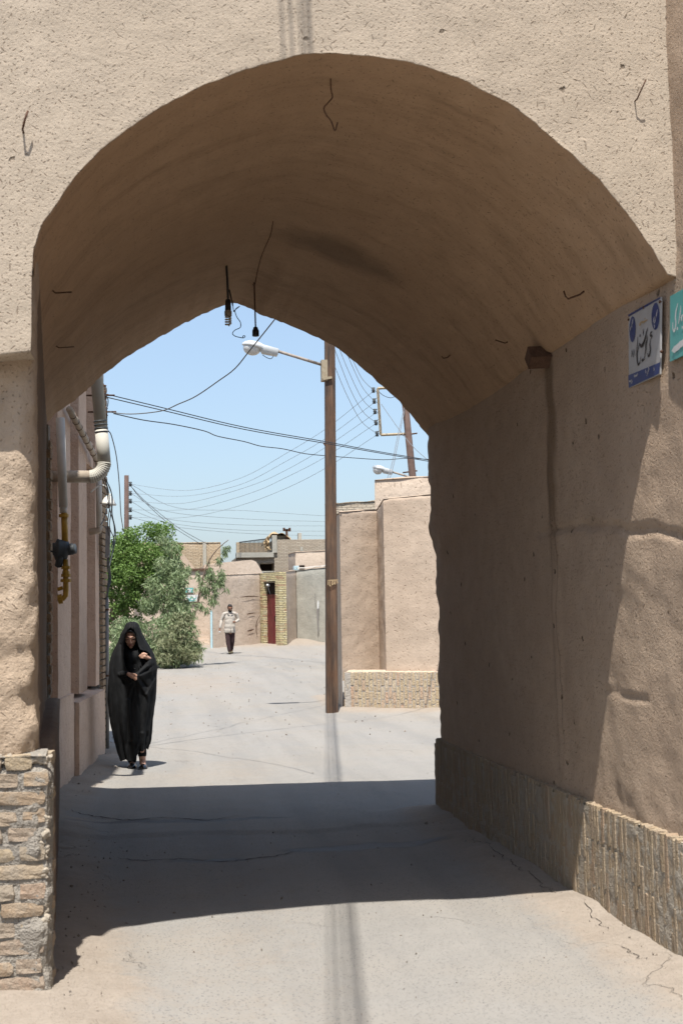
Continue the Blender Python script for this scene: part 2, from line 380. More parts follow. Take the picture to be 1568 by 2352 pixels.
def groundmat():
    mt, nt, b = newmat('dusty_asphalt', .9, .25); P = pos(nt)
    at = nd(nt, 'Attribute', out='Fac', attribute_name='dirt'); st = nd(nt, 'Attribute', out='Fac', attribute_name='stain')
    n1 = nois(nt, P, .55, 5, .6); n2 = nois(nt, P, 4, 5, .65); n3 = nois(nt, P, 28, 4, .65)
    asp = mix(nt, mr(nt, n2, .35, .68), (.292, .277, .253), (.268, .255, .234))
    asp = mix(nt, mr(nt, n1, .42, .66, 0, .8), asp, (.305, .272, .228))
    tr = nois(nt, vm(nt, 'MULTIPLY', P, (2.2, .16, 1)), 1., 4, .6)
    asp = mix(nt, mr(nt, tr, .45, .62, 0, .40), asp, (.335, .315, .285)); asp = mix(nt, mr(nt, tr, .47, .36, 0, .35), asp, (.235, .226, .212))
    def spk(scale, lo, hi, off):
        v = nd(nt, 'TexVoronoi', {'Vector': vm(nt, 'ADD', P, off), 'Scale': scale}, out='Distance')
        return mr(nt, v, lo, hi)
    s1 = spk(52., .25, .15, (0, 0, 0)); s2 = spk(70., .30, .18, (3, 1, 2)); s3 = spk(26., .16, .08, (5, 1, 2))
    wear = mr(nt, nois(nt, P, 1.1, 3), .40, .60)
    asp = mix(nt, mth(nt, 'MULTIPLY', mth(nt, 'MAXIMUM', s1, s3), mth(nt, 'MULTIPLY', mr(nt, wear, 0, 1, .35, 1.), .8)), asp, (.09, .094, .105))
    asp = mix(nt, mth(nt, 'MULTIPLY', s2, mth(nt, 'MULTIPLY', wear, .45)), asp, (.42, .41, .40))
    dirt = mix(nt, mr(nt, n3, .3, .7), (.305, .258, .208), (.355, .302, .248))
    dirt = mix(nt, mr(nt, n2, .45, .75, 0, .6), dirt, (.265, .218, .172))
    f = mth(nt, 'ADD', at, mth(nt, 'MULTIPLY', mth(nt, 'SUBTRACT', mth(nt, 'ADD', mth(nt, 'MULTIPLY', n2, .6), mth(nt, 'MULTIPLY', n3, .4)), .5), 1.1))
    f = mr(nt, f, .3, .75)
    c = mix(nt, f, asp, dirt)
    # cracks
    W = vm(nt, 'ADD', P, vm(nt, 'MULTIPLY', vm(nt, 'SUBTRACT', nd(nt, 'TexNoise', {'Vector': P, 'Scale': 2.2, 'Detail': 5.0}, out=1), (.5, .5, .5)), (.9, .9, 0)))
    e = nd(nt, 'TexVoronoi', {'Vector': vm(nt, 'MULTIPLY', W, (1, 1, 0)), 'Scale': .38}, feature='DISTANCE_TO_EDGE')
    ck = mth(nt, 'MULTIPLY', mr(nt, e, .0034, .0008), mr(nt, nois(nt, P, .7, 2), .50, .60))
    c = mix(nt, mth(nt, 'MULTIPLY', ck, .06), c, (.10, .085, .075))
    c = mix(nt, mth(nt, 'MULTIPLY', st, .8), c, (.06, .052, .046))
    nt.links.new(c, b.inputs['Base Color'])
    nt.links.new(mr(nt, st, 0, 1, .9, .6), b.inputs['Roughness'])
    h = mth(nt, 'ADD', mth(nt, 'MULTIPLY', n3, .6), mth(nt, 'SUBTRACT', mth(nt, 'MULTIPLY', mth(nt, 'ADD', s2, s1), .35), mth(nt, 'MULTIPLY', ck, 1.5)))
    nt.links.new(bump(nt, h, .006), b.inputs['Normal'])
    return mt
M['ground'] = groundmat()
# ------------------------------------------------------------------ plan of the place
def xP(y): return 2.345 + .021 * (10.93 - y)            # face of the brick plinth, right wall
def xW(y): return xP(y) + .07 - .045 * sm(5.95, 6.7, y)                           # face of the plaster, right wall
def xS(y): return -.571 + .077 * (y - 17.15)            # face of the street wall beyond the passage, left
YF, YB = 5.98, 11.0                                     # front and back of the passage

# ------------------------------------------------------------------ ground
def axis(a, b, st, lo, hi):
    xs = []; x = a
    while x < b: xs.append(x); x += st
    s = st; x = b
    while x < hi: xs.append(x); s *= 1.22; x += s
    xs.append(hi); s = st; x = a; l = []
    while x > lo:
        s *= 1.22; x -= s; l.append(x)
    l[-1] = lo; return l[::-1] + xs
gx = axis(-1.6, 4.2, .05, -260, 260)
gy = []; y = 3.6
while y < 60: gy.append(y); y += .05 if y < 14 else (.1 if y < 27 else .35)
s_ = .5; l_ = []; y = 3.6
while y > -120: s_ *= 1.25; y -= s_; l_.append(y)
gy = l_[::-1] + gy; s_ = .5; y = gy[-1]
while y < 420: s_ *= 1.3; y += s_; gy.append(y)
def bank(x, y):
    """dust banked up against the walls; 0..1"""
    b = 0.
    if y < 11.1: b = max(b, sm(.55, .0, xP(y) - x)) if x < xP(y) + .3 else 1.
    if 5.2 < y < 11.2:
        lx = -.44 - .075 * (y - 6.2); b = max(b, sm(.5, .0, x - lx))
    elif y < 5.2 + 1: b = max(b, 0)
    if y > 10.9 and y < 17.6: b = max(b, sm(.55, .02, x - xS(y)))
    if y < 6.4 and x < .1: b = max(b, sm(5.75, 6.15, y) * sm(.1, -.35, x))
    if 19 < y < 26:
        dd = (x - 3.27) * .49 + (y - 22.5) * .87; b = max(b, sm(-.8, -.05, dd) * sm(2.9, 3.3, x) * .9)
    if 47 < y < 60: b = max(b, sm(47.5, 51.5, y + .5 * nz(x, y, 0, .5)) * .9)
    return b
stains = [  # dark damp patches on the road inside the passage: centre px, half sizes
    (330, 1895, .62, .10), (560, 1888, .5, .05), (820, 1947, .62, .13), (930, 1944, .4, .10), (480, 1975, .35, .05)]
ST = [(onZ(a, b, 0), c, d) for a, b, c, d in stains]
gv = []; gd = []; gs = []
for y in gy:
    for x in gx:
        z = lerpt(GP, y); bk = bank(x, y); near = sm(40, 8, abs(y)) 
        z += .055 * bk * (1 + .5 * fb(x, y, 0, 2.)) * (1.25 if y > 18 else 1)
        if -3 < x < 8 and 3 < y < 60:
            z += .012 * fb(x, y, 1.3, .6) + .005 * fb(x, y, .3, 3.)
            # edge of an old asphalt overlay crossing the passage
            e1 = 10.35 + .12 * fb(x, 0, 0, 1.3); z += .016 * sm(e1, e1 + .05, y) * sm(13.0, 11.2, y)
        if 48 < y < 56: z += .15 * math.exp(-((x - 5.75) / .55) ** 2 - ((y - 51.2) / .8) ** 2)
        gv.append((x, y, z))
        d = bk * .95 + .18
        if 24 < y < 42 and x < 4: d = max(d, .18 + .42 * sm(25, 31, y + .6 * nz(x, y, 0, .7)) * sm(3.6, 1., x) * sm(39, 32, y + .6 * nz(x, y, 3, .7)))
        if y > 42: d = max(d, .42)
        d = max(d, .9 * sm(-2.2, -4, x), .9 * sm(8, 11, x))
        d += .14 * sm(.9, .3, abs(x + .05 - .05 * y)) * sm(19, 14, y)
        gd.append(d)
        s = 0.
        if 6 < y < 13:
            for c, a, b_ in ST:
                q = math.hypot((x - c.x) / a, (y - c.y + .10 * fb(x, 3, 0, 1.5)) / b_) + .30 * fb(x, y, 0, 2.5)
                s = max(s, sm(1.0, .6, q))
        gs.append(s)
nx = len(gx)
gf = [(j * nx + i, j * nx + i + 1, (j + 1) * nx + i + 1, (j + 1) * nx + i) for j in range(len(gy) - 1) for i in range(nx - 1)]
me = bpy.data.meshes.new('ground'); me.from_pydata(gv, [], gf); me.materials.append(M['ground'])
for nm, dat in (('dirt', gd), ('stain', gs)):
    a = me.attributes.new(nm, 'FLOAT', 'POINT'); a.data.foreach_set('value', dat)
me.polygons.foreach_set('use_smooth', [True] * len(me.polygons))
ground = tag(link('ground', me), 'pale dusty asphalt lane with sandy edges', None, None, 'structure')
def gz(x, y):
    z = lerpt(GP, y) + .055 * bank(x, y) * (1.25 if y > 18 else 1)
    return z

# loose stones and straw lying on the lane
mb = MB(); rr = random.Random(3)
for k in range(900):
    if k % 3 == 0: y = rr.uniform(5.0, 11); x = rr.choice([rr.gauss(xP(y) - .1, .12), rr.gauss(-.35, .1), rr.uniform(-.3, 2.2)])
    elif k % 3 == 1: y = rr.uniform(11, 24); x = rr.choice([xS(min(y, 17)) + abs(rr.gauss(0, .25)), rr.uniform(-.5, 4)])
    else: y = rr.uniform(24, 46); x = rr.uniform(-1, 7)
    if x > xP(y) - .01 and y < 11.1: continue
    r = rr.uniform(.003, .008) * (1 + (y > 18) * 1.2)
    if rr.random() < .03: r *= 2
    z = gz(x, y) + r * .3
    M3 = Euler((rr.uniform(0, 6), rr.uniform(0, 6), rr.uniform(0, 6))).to_matrix() @ Matrix.Diagonal((r * rr.uniform(.8, 1.6), r, r * .6))
    mb.add([M3 @ Vector(p) + Vector((x, y, z)) for p in ((1, 0, 0), (-1, 0, 0), (0, 1, 0), (0, -1, 0), (0, 0, 1), (0, 0, -1))],
           [(0, 2, 4), (2, 1, 4), (1, 3, 4), (3, 0, 4), (2, 0, 5), (1, 2, 5), (3, 1, 5), (0, 3, 5)])
tag(mb.build('gravel', plain('pebbles', (.30, .25, .20), .95, .1, c2=(.16, .14, .12), vs_=3)), 'small loose stones scattered over the lane', 'gravel', None, 'stuff')

# cracks in the asphalt
def ground_crack(pl, wd):
    mb = MB(); P = cr([onZ(x, y, 0) for x, y in pl], 10); rn = random.Random(len(pl)); Lf = []; Rt = []
    for i, p in enumerate(P):
        t = (P[min(i + 1, len(P) - 1)] - P[max(i - 1, 0)]).normalized(); n = Vector((-t.y, t.x, 0)); o = rn.gauss(0, .012); w_ = wd * rn.uniform(.2, 1.) * min(1, 6 * i / len(P), 6 * (len(P) - 1 - i) / len(P) + .05)
        q = p + n * o; q.z = gz(q.x, q.y) + .014 * 0 + .012; Lf.append(q + n * w_); Rt.append(q - n * w_)
    # follow the ground surface
    for q in Lf + Rt: q.z = surf(q.x, q.y) + .004
    m_ = len(Lf); mb.v = [tuple(q) for q in Lf + Rt]; mb.f = [(i, i + 1, m_ + i + 1, m_ + i) for i in range(m_ - 1)]
    o = mb.build('crack', M['dark']); o.parent = ground
import bisect
def surf(x, y):
    i = max(0, min(nx - 2, bisect.bisect(gx, x) - 1)); j = max(0, min(len(gy) - 2, bisect.bisect(gy, y) - 1))
    u = (x - gx[i]) / (gx[i + 1] - gx[i]); v = (y - gy[j]) / (gy[j + 1] - gy[j]); z = lambda a, b: gv[b * nx + a][2]
    return z(i, j) * (1 - u) * (1 - v) + z(i + 1, j) * u * (1 - v) + z(i, j + 1) * (1 - u) * v + z(i + 1, j + 1) * u * v
ground_crack([(1055, 1925), (1100, 1950), (1140, 1975), (1175, 2005), (1215, 2030), (1260, 2062), (1290, 2075)], .003)
ground_crack([(1335, 2095), (1370, 2130), (1400, 2160)], .0025); ground_crack([(1420, 2190), (1455, 2210), (1490, 2232)], .003)
ground_crack([(150, 1868), (210, 1880), (300, 1890), (380, 1884), (470, 1890), (560, 1880)], .010)
ground_crack([(250, 1968), (330, 1976), (420, 1972), (520, 1978), (620, 1965), (720, 1945)], .009)

# ------------------------------------------------------------------ the archway
AW = thing('vaulted_archway', 'sunlit mud-plastered archway with a deep rounded vault over the lane', 'archway', (1.0, 8.5, 0))
near_px = [(76, 600), (78, 575), (88, 535), (108, 502), (130, 470), (180, 400), (235, 346), (290, 300), (345, 262), (400, 230), (450, 206), (500, 185), (550, 166), (600, 150), (650, 138), (700, 128), (770, 124), (850, 130), (900, 136), (950, 147), (1000, 162), (1050, 180), (1105, 205), (1160, 233), (1215, 274), (1270, 320), (1310, 354), (1350, 390), (1390, 433), (1430, 480), (1465, 527), (1500, 580), (1520, 612), (1537, 642)]
far_px = [(108, 970), (130, 950), (190, 905), (235, 865), (300, 815), (350, 784), (400, 755), (460, 724), (530, 698), (600, 722), (650, 742), (700, 762), (770, 797), (830, 845), (900, 905), (945, 955), (985, 1003)]
def resample(P, n):
    L = [0.]
    for a, b in zip(P, P[1:]): L.append(L[-1] + (b - a).length)
    out = []
    for k in range(n + 1):
        t = L[-1] * k / n
        for i in range(len(L) - 1):
            if t <= L[i + 1] + 1e-9:
                out.append(P[i].lerp(P[i + 1], (t - L[i]) / (L[i + 1] - L[i]))); break
    return out
nP = cr([onY(x, y, YF) for x, y in near_px], 4); fP = cr([onY(x, y, YB) for x, y in far_px], 4)
nP[-1].x = xW(YF) + .03
ai = max(range(len(nP)), key=lambda i: nP[i].z); aj = max(range(len(fP)), key=lambda i: fP[i].z)
NA = 70
NEAR = resample(nP[:ai + 1], NA) + resample(nP[ai:], NA)[1:]
FAR = resample(fP[:aj + 1], NA) + resample(fP[aj:], NA)[1:]
def jit(p, k=1.0):
    """eroded outline of the arch edge"""
    return Vector((p.x + k * .007 * fb(p.x, 0, p.z, 9.) + .004 * nz(p.x, 1, p.z, 40.), p.y, p.z + k * .007 * fb(p.x, 5, p.z, 9.) + .004 * nz(p.x, 4, p.z, 40.)))
NEARJ = [jit(p) for p in NEAR]; FARJ = [jit(p, 1.6) for p in FAR]
NY = 60
def vlt(u, v, i, j):
    a, b = NEARJ[i], FARJ[i]; p = a.lerp(b, v)
    e = sm(0, .06, v) * sm(1, .94, v)
    c = Vector((.8, p.y, 2.2)); d = (p - c); d.normalize()
    return p + d * e * (.013 * fb(p.x, p.y, p.z, .9) + .004 * fb(p.x, p.y, p.z, 4.) - .03 * (1 - (2 * v - 1) ** 2) * 0)
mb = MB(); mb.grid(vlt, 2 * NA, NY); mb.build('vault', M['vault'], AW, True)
# front wall above and beside the arch
ZL = 2.85
inner = [Vector((-4.2 + .22 * k, YF, ZL)) for k in range(16)] + [Vector((-.66, YF, ZL + .01)), Vector((-.58, YF, ZL + .02)), Vector((-.525, YF, ZL + .025))]
inner = inner + [Vector((-.522, YF, 2.95)), Vector((-.522, YF, 3.05)), Vector((-.522, YF, 3.15)), Vector((-.521, YF, 3.22))] + NEARJ + [Vector((xW(YF) + .12, YF, NEARJ[-1].z - .1))]
n_in = len(inner); TOPZ = 5.35
arc = [0.]
for a, b in zip(inner, inner[1:]): arc.append(arc[-1] + max(.001, abs(b.x - a.x) + .15 * abs(b.z - a.z)))
oux = [-4.3 + (xW(YF) + .15 + 4.3) * a / arc[-1] for a in arc]
def fac(u, v, i, j):
    a = inner[i]; b = Vector((oux[i], YF, TOPZ)); t = v ** 1.6; p = a.lerp(b, t)
    e = sm(.0, .10, v)
    p.y += .018 * (1 - sm(0, .03, v)) - e * (.007 * fb(p.x, 0, p.z, 1.2) + .0028 * fb(p.x, 2, p.z, 6.) + .0008 * nz(p.x, 2, p.z, 25.))
    return p
mb = MB(); mb.grid(fac, n_in - 1, 110, True)
# underside of the ledge on the left
mb.grid(lambda u, v, i, j: (lambda a: Vector((a.x, YF + .018 + .20 * v, a.z + .01 * v)))(inner[i]), 18, 3, True)
mb.build('front_wall', M['facade'], AW, True)
# jamb between ledge and spring, left
mb = MB()
# lower left pier and the left inner wall of the passage, one skin
path = []
for k in range(40):
    x_ = -4.2 + (4.2 - .60) * (1 - (1 - k / 40) ** 2); path.append((x_, YF + .13 + .05 * sm(-.95, -.62, x_), 0, -1))
for k in range(10):
    a = math.pi / 2 * k / 9; path.append((-.60 + .075 * math.sin(a), YF + .255 - .075 * math.cos(a), math.sin(a), -math.cos(a)))
for k in range(1, 81):
    t = k / 80; path.append((-.525 + t * (-.84 + .525), YF + .255 + t * (YB - YF - .255), 1, .07))
def pier(u, v, i, j):
    x, y, nx_, ny_ = path[i]; z = .95 + v * (3.36 - .95)
    low = sm(2.3, 1.1, z); cor = math.exp(-((i - 45) / 7.) ** 2); fr = sm(58, 50, i)
    am = .007 + .009 * low * fr + .008 * cor
    d = am * fb(x, y, z, 3.0) + .8 * am * fb(x, y, z, 9., 4.) * fr + .012 * low * fr + .010 * fr * nz(x, y, z, 22.)
    d -= .05 * cor * max(0, fb(x, y, z, 4., 2.)) * low
    if i > 58: d += .0
    xx, yy = x + nx_ * d, y + ny_ * d
    if z > 3.2 and i > 50:   # meets the springing
        t = (i - 50) / (len(path) - 51); q = NEARJ[0].lerp(FARJ[0], t); xx = xx + (q.x - xx) * sm(3.2, 3.34, z)
    return Vector((xx, yy, z))
NP = len(path) - 1
mb.grid(lambda u, v, i, j: pier(0, v, i, j), 56, 90, False)
mb.build('left_pier', M['pier'], AW, True)
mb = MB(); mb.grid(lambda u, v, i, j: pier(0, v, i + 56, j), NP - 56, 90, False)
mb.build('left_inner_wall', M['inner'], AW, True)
# plinth core of the pier (mortar between bricks)
def plc(u, v, i, j):
    pts = [(-4.2, YF + .138), (-.52, YF + .138), (-.475, YF + .15), (-.455, YF + .20), (-.46, YF + .3), (-.46, YF + .35)]
    n = len(pts) - 1; f = u * n; k = min(int(f), n - 1); t = f - k
    x = pts[k][0] + t * (pts[k + 1][0] - pts[k][0]); y = pts[k][1] + t * (pts[k + 1][1] - pts[k][1]); z = -.02 + v * 1.10
    d = .007 * fb(x, y, z, 7.) + .007 * fb(x, y, z, 22.)
    top = sm(1.0, 1.08, z)
    cx = sm(-.70, -.50, x) * .016 * (1 + fb(x, y, z, 12.))
    return Vector((x + .4 * d + cx * .5 - .02 * top, y - d - cx + .05 * top, z))
mb = MB()
mb.grid(lambda u, v, i, j: plc(*( (lambda q: (q, v, i, j))(min(1, (.2 * (u / .3)) if u < .3 else .2 + (u - .3) / .7 * .8)) )), 110, 70, False)
mb.grid(lambda u, v, i, j: Vector((-4.2 + (4.2 - .47) * u, YF + .12 + .14 * v, 1.075 + .008 * nz(u * 30, v, 0, 1.) + .02 * v)), 60, 3)
mb.build('plinth_mortar', M['mortar'], AW, True)
# low plinth along the inner left wall
mb = MB()
def lpl(u, v, i, j):
    y = YF + .34 + u * (YB - YF - .36); x = -.453 - .075 * (y - 6.2) * .80
    if j < 8: z = -.03 + j / 7 * 1.06; dx = 0
    else: z = 1.04; dx = -.03 * (j - 7)
    return Vector((x + dx + .010 * fb(x, y, z, 3.) + .006 * fb(x, y, z, 11.), y, z))
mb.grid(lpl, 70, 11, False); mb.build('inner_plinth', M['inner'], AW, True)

def brickmesh(name, mat, L, W, H, seed, jt=.004, cut=1):
    bm = bmesh.new(); bmesh.ops.create_cube(bm, size=1.0)
    bmesh.ops.subdivide_edges(bm, edges=bm.edges[:], cuts=cut, use_grid_fill=True)
    rn = random.Random(seed)
    for v in bm.verts:
        k = sum(abs(abs(c) - .5) < 1e-4 for c in v.co)
        sh = (0, 0, .985, .93, )[k] if k > 1 else 1.
        v.co = Vector((v.co.x * L * (sh if k == 3 else 1), v.co.y * W * sh, v.co.z * H * sh)) + Vector([rn.uniform(-jt, jt) for _ in range(3)])
    me = bpy.data.meshes.new(name); bm.to_mesh(me); bm.free(); me.materials.append(mat); return me
# pier bricks, course by course
bv = [brickmesh('brick', M['brick_pier'], 1, 1, 1, s, .035, 2) for s in range(9)]
rn = random.Random(11); ncs = 13; hh = 1.06 / ncs
for r in range(ncs):
    z = .035 + hh * (r + .5); x = -.458 - rn.uniform(0, .03); k = 0
    if r % 2: x -= .0
    while x > -1.25:
        L = (.11 if (k == 0 and r % 2) else .205) * rn.uniform(.86, 1.08)
        if k == 0 and r > 5 and rn.random() < .55: L *= .6; x -= rn.uniform(.02, .06)
        hgt = hh * rn.uniform(.70, .80)
        link('brick', bv[rn.randrange(9)], AW, loc=(x - L / 2, YF + .180 - rn.uniform(.0, .012), z + rn.uniform(-.005, .005) + .03 * (x + .5)),
             rot=(rn.uniform(-.05, .05), rn.uniform(-.03, .05) - .03, rn.uniform(-.04, .04)), scl=(L, .10, hgt))
        x -= L + rn.uniform(.012, .024); k += 1
    if r % 2 == 0:  # header seen on the return
        link('brick', bv[rn.randrange(9)], AW, loc=(-.492, YF + .275, z), rot=(0, 0, 1.5), scl=(.12, .09, hh * .7))
# crust of gypsum and clay clinging to the corner
def solid(name, parts, voxel, mat, parent, smooth=4, label=None):
    """one continuous skin grown round tapered limbs and ellipsoids"""
    mb = MB()
    for p in parts:
        if p[0] == 'c':
            _, pts, rr = p; pts = [Vector(q) for q in pts]; mb.tube(pts, list(rr), 12)
            for q, r in zip(pts, rr): mb.sphere(q, r, 12, 8)
        else: mb.sphere(p[1], p[2], 18, 14, p[3] if len(p) > 3 else None)
    o = bpy.data.objects.new('tmp', mb.mesh('tmp', None)); col.objects.link(o)
    md = o.modifiers.new('r', 'REMESH'); md.mode = 'VOXEL'; md.voxel_size = voxel
    s_ = o.modifiers.new('s', 'SMOOTH'); s_.iterations = smooth; s_.factor = .5
    bpy.context.view_layer.update(); dg = bpy.context.evaluated_depsgraph_get()
    me = bpy.data.meshes.new_from_object(o.evaluated_get(dg)); bpy.data.objects.remove(o)
    me.materials.clear(); me.materials.append(mat); me.name = name; me.polygons.foreach_set('use_smooth', [True] * len(me.polygons))
    return link(name, me, parent, label)
rn = random.Random(5); lumps = []
for k in range(230):
    z = rn.uniform(.34, 1.08); wd_ = .02 + .07 * max(0, fb(3, 1, z, 5.) + .3) * sm(.3, .9, z); x = -.468 - abs(rn.gauss(0, 1)) * wd_; r = rn.uniform(.006, .017)
    if k > 150: z = 1.075 - abs(rn.gauss(0, .022)); x = rn.uniform(-.95, -.45)
    if nz(x, 2, z, 13.) < -.12: continue
    lumps.append(('e', Vector((x, YF + .137 + rn.uniform(-.004, .012) + 0, z)), (r * rn.uniform(.8, 2.0), r * .55, r * rn.uniform(.7, 1.3)), Euler((rn.uniform(-.4, .4), rn.uniform(-1, 1), rn.uniform(-.4, .4))).to_matrix()))
o_ = solid('clay_crust', lumps, .0045, mud('pale_clay', (.42, .36, .285), (.52, .455, .355), .3, .008, fine=False), AW, 1); o_['kind'] = 'stuff'
for v_ in o_.data.vertices:
    p = v_.co; v_.co = p + Vector((nz(p.x, p.y, p.z, 60.), nz(p.x, p.y, p.z, 60., 4), nz(p.x, p.y, p.z, 60., 8))) * .006 + Vector((nz(p.x, p.y, p.z, 150.), nz(p.x, p.y, p.z, 150., 4), nz(p.x, p.y, p.z, 150., 8))) * .003
# back wall, roof, and the end quoin of bricks
mb = MB()
def bck(u, v, i, j):
    a = BI[i]; b = Vector((a.x if abs(a.x - .7) > 1.6 else .7 + (a.x - .7) * 1.05, YB + .25, 4.86 - .38 * sm(-.5, 2.4, a.x))); p = a.lerp(b, v); p.y += .012 * fb(p.x, 1, p.z, 3.); return p
BI = [Vector((-4.2, YB, 3.2)), Vector((-2, YB, 3.2))] + FARJ + [Vector((4.5, YB, FARJ[-1].z))]
mb.grid(bck, len(BI) - 1, 12)
mb.grid(lambda u, v, i, j: Vector((-4.2 + 8.4 * u, YF + .1 + (YB + .15 - YF) * v, 4.9 - .4 * sm(-.5, 2.4, -4.2 + 8.4 * u))), 12, 2)
mb.bbox((-4.2, YF + .5, 0), (-1.05, YB + .05, 3.2))
mb.bbox((-4.2, YF + .3, 2.9), (-1.05, YB + .05, 4.8))
mb.bbox((2.75, YF + .1, 0), (4.5, YB, 4.4))
mb.bbox((-4.2, YF + .12, 4.9), (2.6, YF + .4, TOPZ))
mb.build('roof_and_back_wall', M['far'], AW, False)
qb = [brickmesh('brick', M['brick_quoin'], 1, 1, 1, 40 + s, .03, 1) for s in range(4)]
rn = random.Random(4); nq = 26
for r in range(nq):
    z = 1.06 + .083 * (r + .5)
    if z > 3.12: break
    w_ = .20 if r % 2 else .16
    link('brick', qb[r % 4], AW, loc=(-.815 - .03 + rn.uniform(-.004, .004), YB - w_ / 2 + .04, z), rot=(0, rn.uniform(-.02, .02), rn.uniform(-.03, .03)), scl=(.10, w_, .068))
mb = MB(); mb.bbox((-1.0, YB - .14, 1.0), (-.815, YB + .06, 3.25)); mb.build('quoin_mortar', M['mortar'], AW)

# nails, hooks and wires fixed to the archway
def hook(name, label, pts, r=.006, mat='rust', cat='hook', group=None):
    mb = MB(); mb.tube(pts, r * .72, 6); return tag(mb.build(name, M[mat], None, True), label, cat, group)
def fpt(x, y, out): 
    p = onY(x, y, YF - .012); p.y -= out; return p
hook('bent_nail', 'bent rusty nail sticking out of the sunlit wall left of the arch', [fpt(54, 303, -.04), fpt(54, 302, .03), fpt(60, 283, .045), fpt(67, 263, .045)], .007, cat='nail')
hook('bent_nail', 'thin rusty nail in the sunlit wall at upper right of the arch', [fpt(1459, 231, -.04), fpt(1459, 230, .02), fpt(1465, 212, .045), fpt(1472, 194, .06)], .005, cat='nail')
def vpt(px, py, inset=0.):
    """point on the vault under a picture point"""
    d = ray(px, py); best = None
    for k in range(0, 400):
        y = YF + .02 + (YB - YF - .04) * k / 400; p = CP + d * (y / d.y); v = (y - YF) / (YB - YF)
        ring = [NEAR[i].lerp(FAR[i], v) for i in range(2 * NA + 1)]
        # outside the ring?
        if p.z < ring[0].z and p.x > ring[0].x and p.x < ring[-1].x: continue
        i = min(range(len(ring)), key=lambda q: (ring[q].x - p.x) ** 2 + (ring[q].z - p.z) ** 2)
        c = Vector((.8, y, 2.2))
        if (p - c).length > (ring[i] - c).length: 
            d2 = (p - c).normalized(); return p - d2 * inset
    return p
def hang(pl, first): return [onY(x, y, first.y) for x, y in pl]
a = vpt(759, 178); hook('dangling_wire', 'wavy thin wire hanging from the vault crown near the front', [a + Vector((0, 0, .05))] + cr(hang([(759, 180), (760, 205), (763, 222), (757, 232), (744, 247), (748, 262), (760, 278), (769, 300), (775, 281)], a), 4), .005, cat='wire')
a = vpt(627, 508); hook('dangling_wire', 'long thin wire hanging from the vault crown above the empty socket', [a + Vector((0, 0, .06))] + cr(hang([(627, 510), (621, 540), (607, 572), (597, 600), (590, 630), (585, 655), (580, 653)], a), 4), .004, cat='wire')
a = vpt(1330, 660, .0); tg = Vector((-.2, -.1, -.1))
hook('wall_hook', 'small dark hook bent upward on the right side of the vault', [vpt(1341, 668, -.04), vpt(1340, 669, .03), vpt(1325, 669, .07), vpt(1319, 663, .07), vpt(1321, 646, .09)], .007)
hook('wall_hook', 'short iron peg high on the left side of the vault', [vpt(120, 668, -.03), vpt(122, 667, .02), vpt(144, 650, .07)], .006)
hook('wall_hook', 'short iron peg low on the left side of the vault', [vpt(128, 795, -.03), vpt(130, 794, .02), vpt(155, 782, .06)], .005)
hook('wall_hook', 'thin nail slanting on the shaded right haunch of the vault', [vpt(1166, 786, -.02), vpt(1164, 784, .02), vpt(1147, 772, .04)], .005)
hook('wall_hook', 'tiny hook deep in the dark right haunch of the vault', [vpt(1034, 815, -.02), vpt(1033, 815, .03), vpt(1026, 814, .04), vpt(1025, 808, .05)], .006)
# compact lamp hanging by its cable
HL = onY(523, 700, 10.0)
a = vpt(519, 598); 
def px(x, y, Y): return onY(x, y, Y)
LT = thing('hanging_lamp', 'spiral energy-saving bulb hanging in a black socket under the vault', 'lamp', px(524, 740, 9.6))
mb = MB(); mb.tube([px(519, 590, 9.6), px(520, 606, 9.6), px(522, 640, 9.6), px(524, 686, 9.6)], .0085, 6); mb.tube([px(527, 665, 9.6), px(532, 690, 9.6), px(535, 702, 9.6)], .005, 6); mb.build('cable', M['black'], LT, True)
hx = px(524, 712, 9.6); sc_ = 9.6 / FPX
mb = MB(); mb.lathe([(.006, 26 * sc_), (.016, 25 * sc_), (.021, 20 * sc_), (.023, 0), (.021, -2 * sc_)], hx, n=14); mb.build('socket', M['black'], LT, True)
mb = MB(); mb.lathe([(.022, -1 * sc_), (.027, -3 * sc_), (.027, -13 * sc_), (.020, -15 * sc_)], hx, n=14); mb.build('ballast', M['pvcold'], LT, True)
mb = MB(); hp = []
for k in range(0, 97):
    t = k / 96; a_ = t * 4 * 2 * math.pi; r = .019 if t < .9 else .019 * (1 - (t - .9) * 8)
    hp.append(hx + Vector((r * math.cos(a_), r * math.sin(a_), (-14 - 23 * t) * sc_)))
mb.tube(hp, .0068, 7); mb.build('spiral_tube', M['enamel'], LT, True)
hook('dangling_wire', 'stiff wire with a looped end hanging beside the spiral bulb', cr([px(*q, 10.4) for q in [(536, 690), (535, 700), (537, 716), (540, 712), (551, 703), (540, 712), (544, 728), (552, 740), (552, 752), (540, 758), (534, 766), (540, 772), (551, 775), (560, 776), (563, 772), (559, 771), (557, 776)]], 4), .0045, 'wire', 'wire')
SK = thing('empty_lamp_socket', 'empty black lamp socket hanging on a thin cable right of the bulb', 'socket', px(587, 770, 10.2))
mb = MB(); mb.tube([px(584, 640, 10.2), px(585, 690, 10.2), px(586, 720, 10.2), px(587, 752, 10.2)], .006, 6); mb.build('cable', M['wood'], SK, True)
mb = MB(); hx = px(587, 752, 10.2); q = 10.2 / FPX; mb.lathe([(.006, 2 * q), (.017, 0), (.020, -4 * q), (.026, -7 * q), (.027, -20 * q), (.024, -21 * q)], hx, n=14); mb.build('socket', M['black'], SK, True)

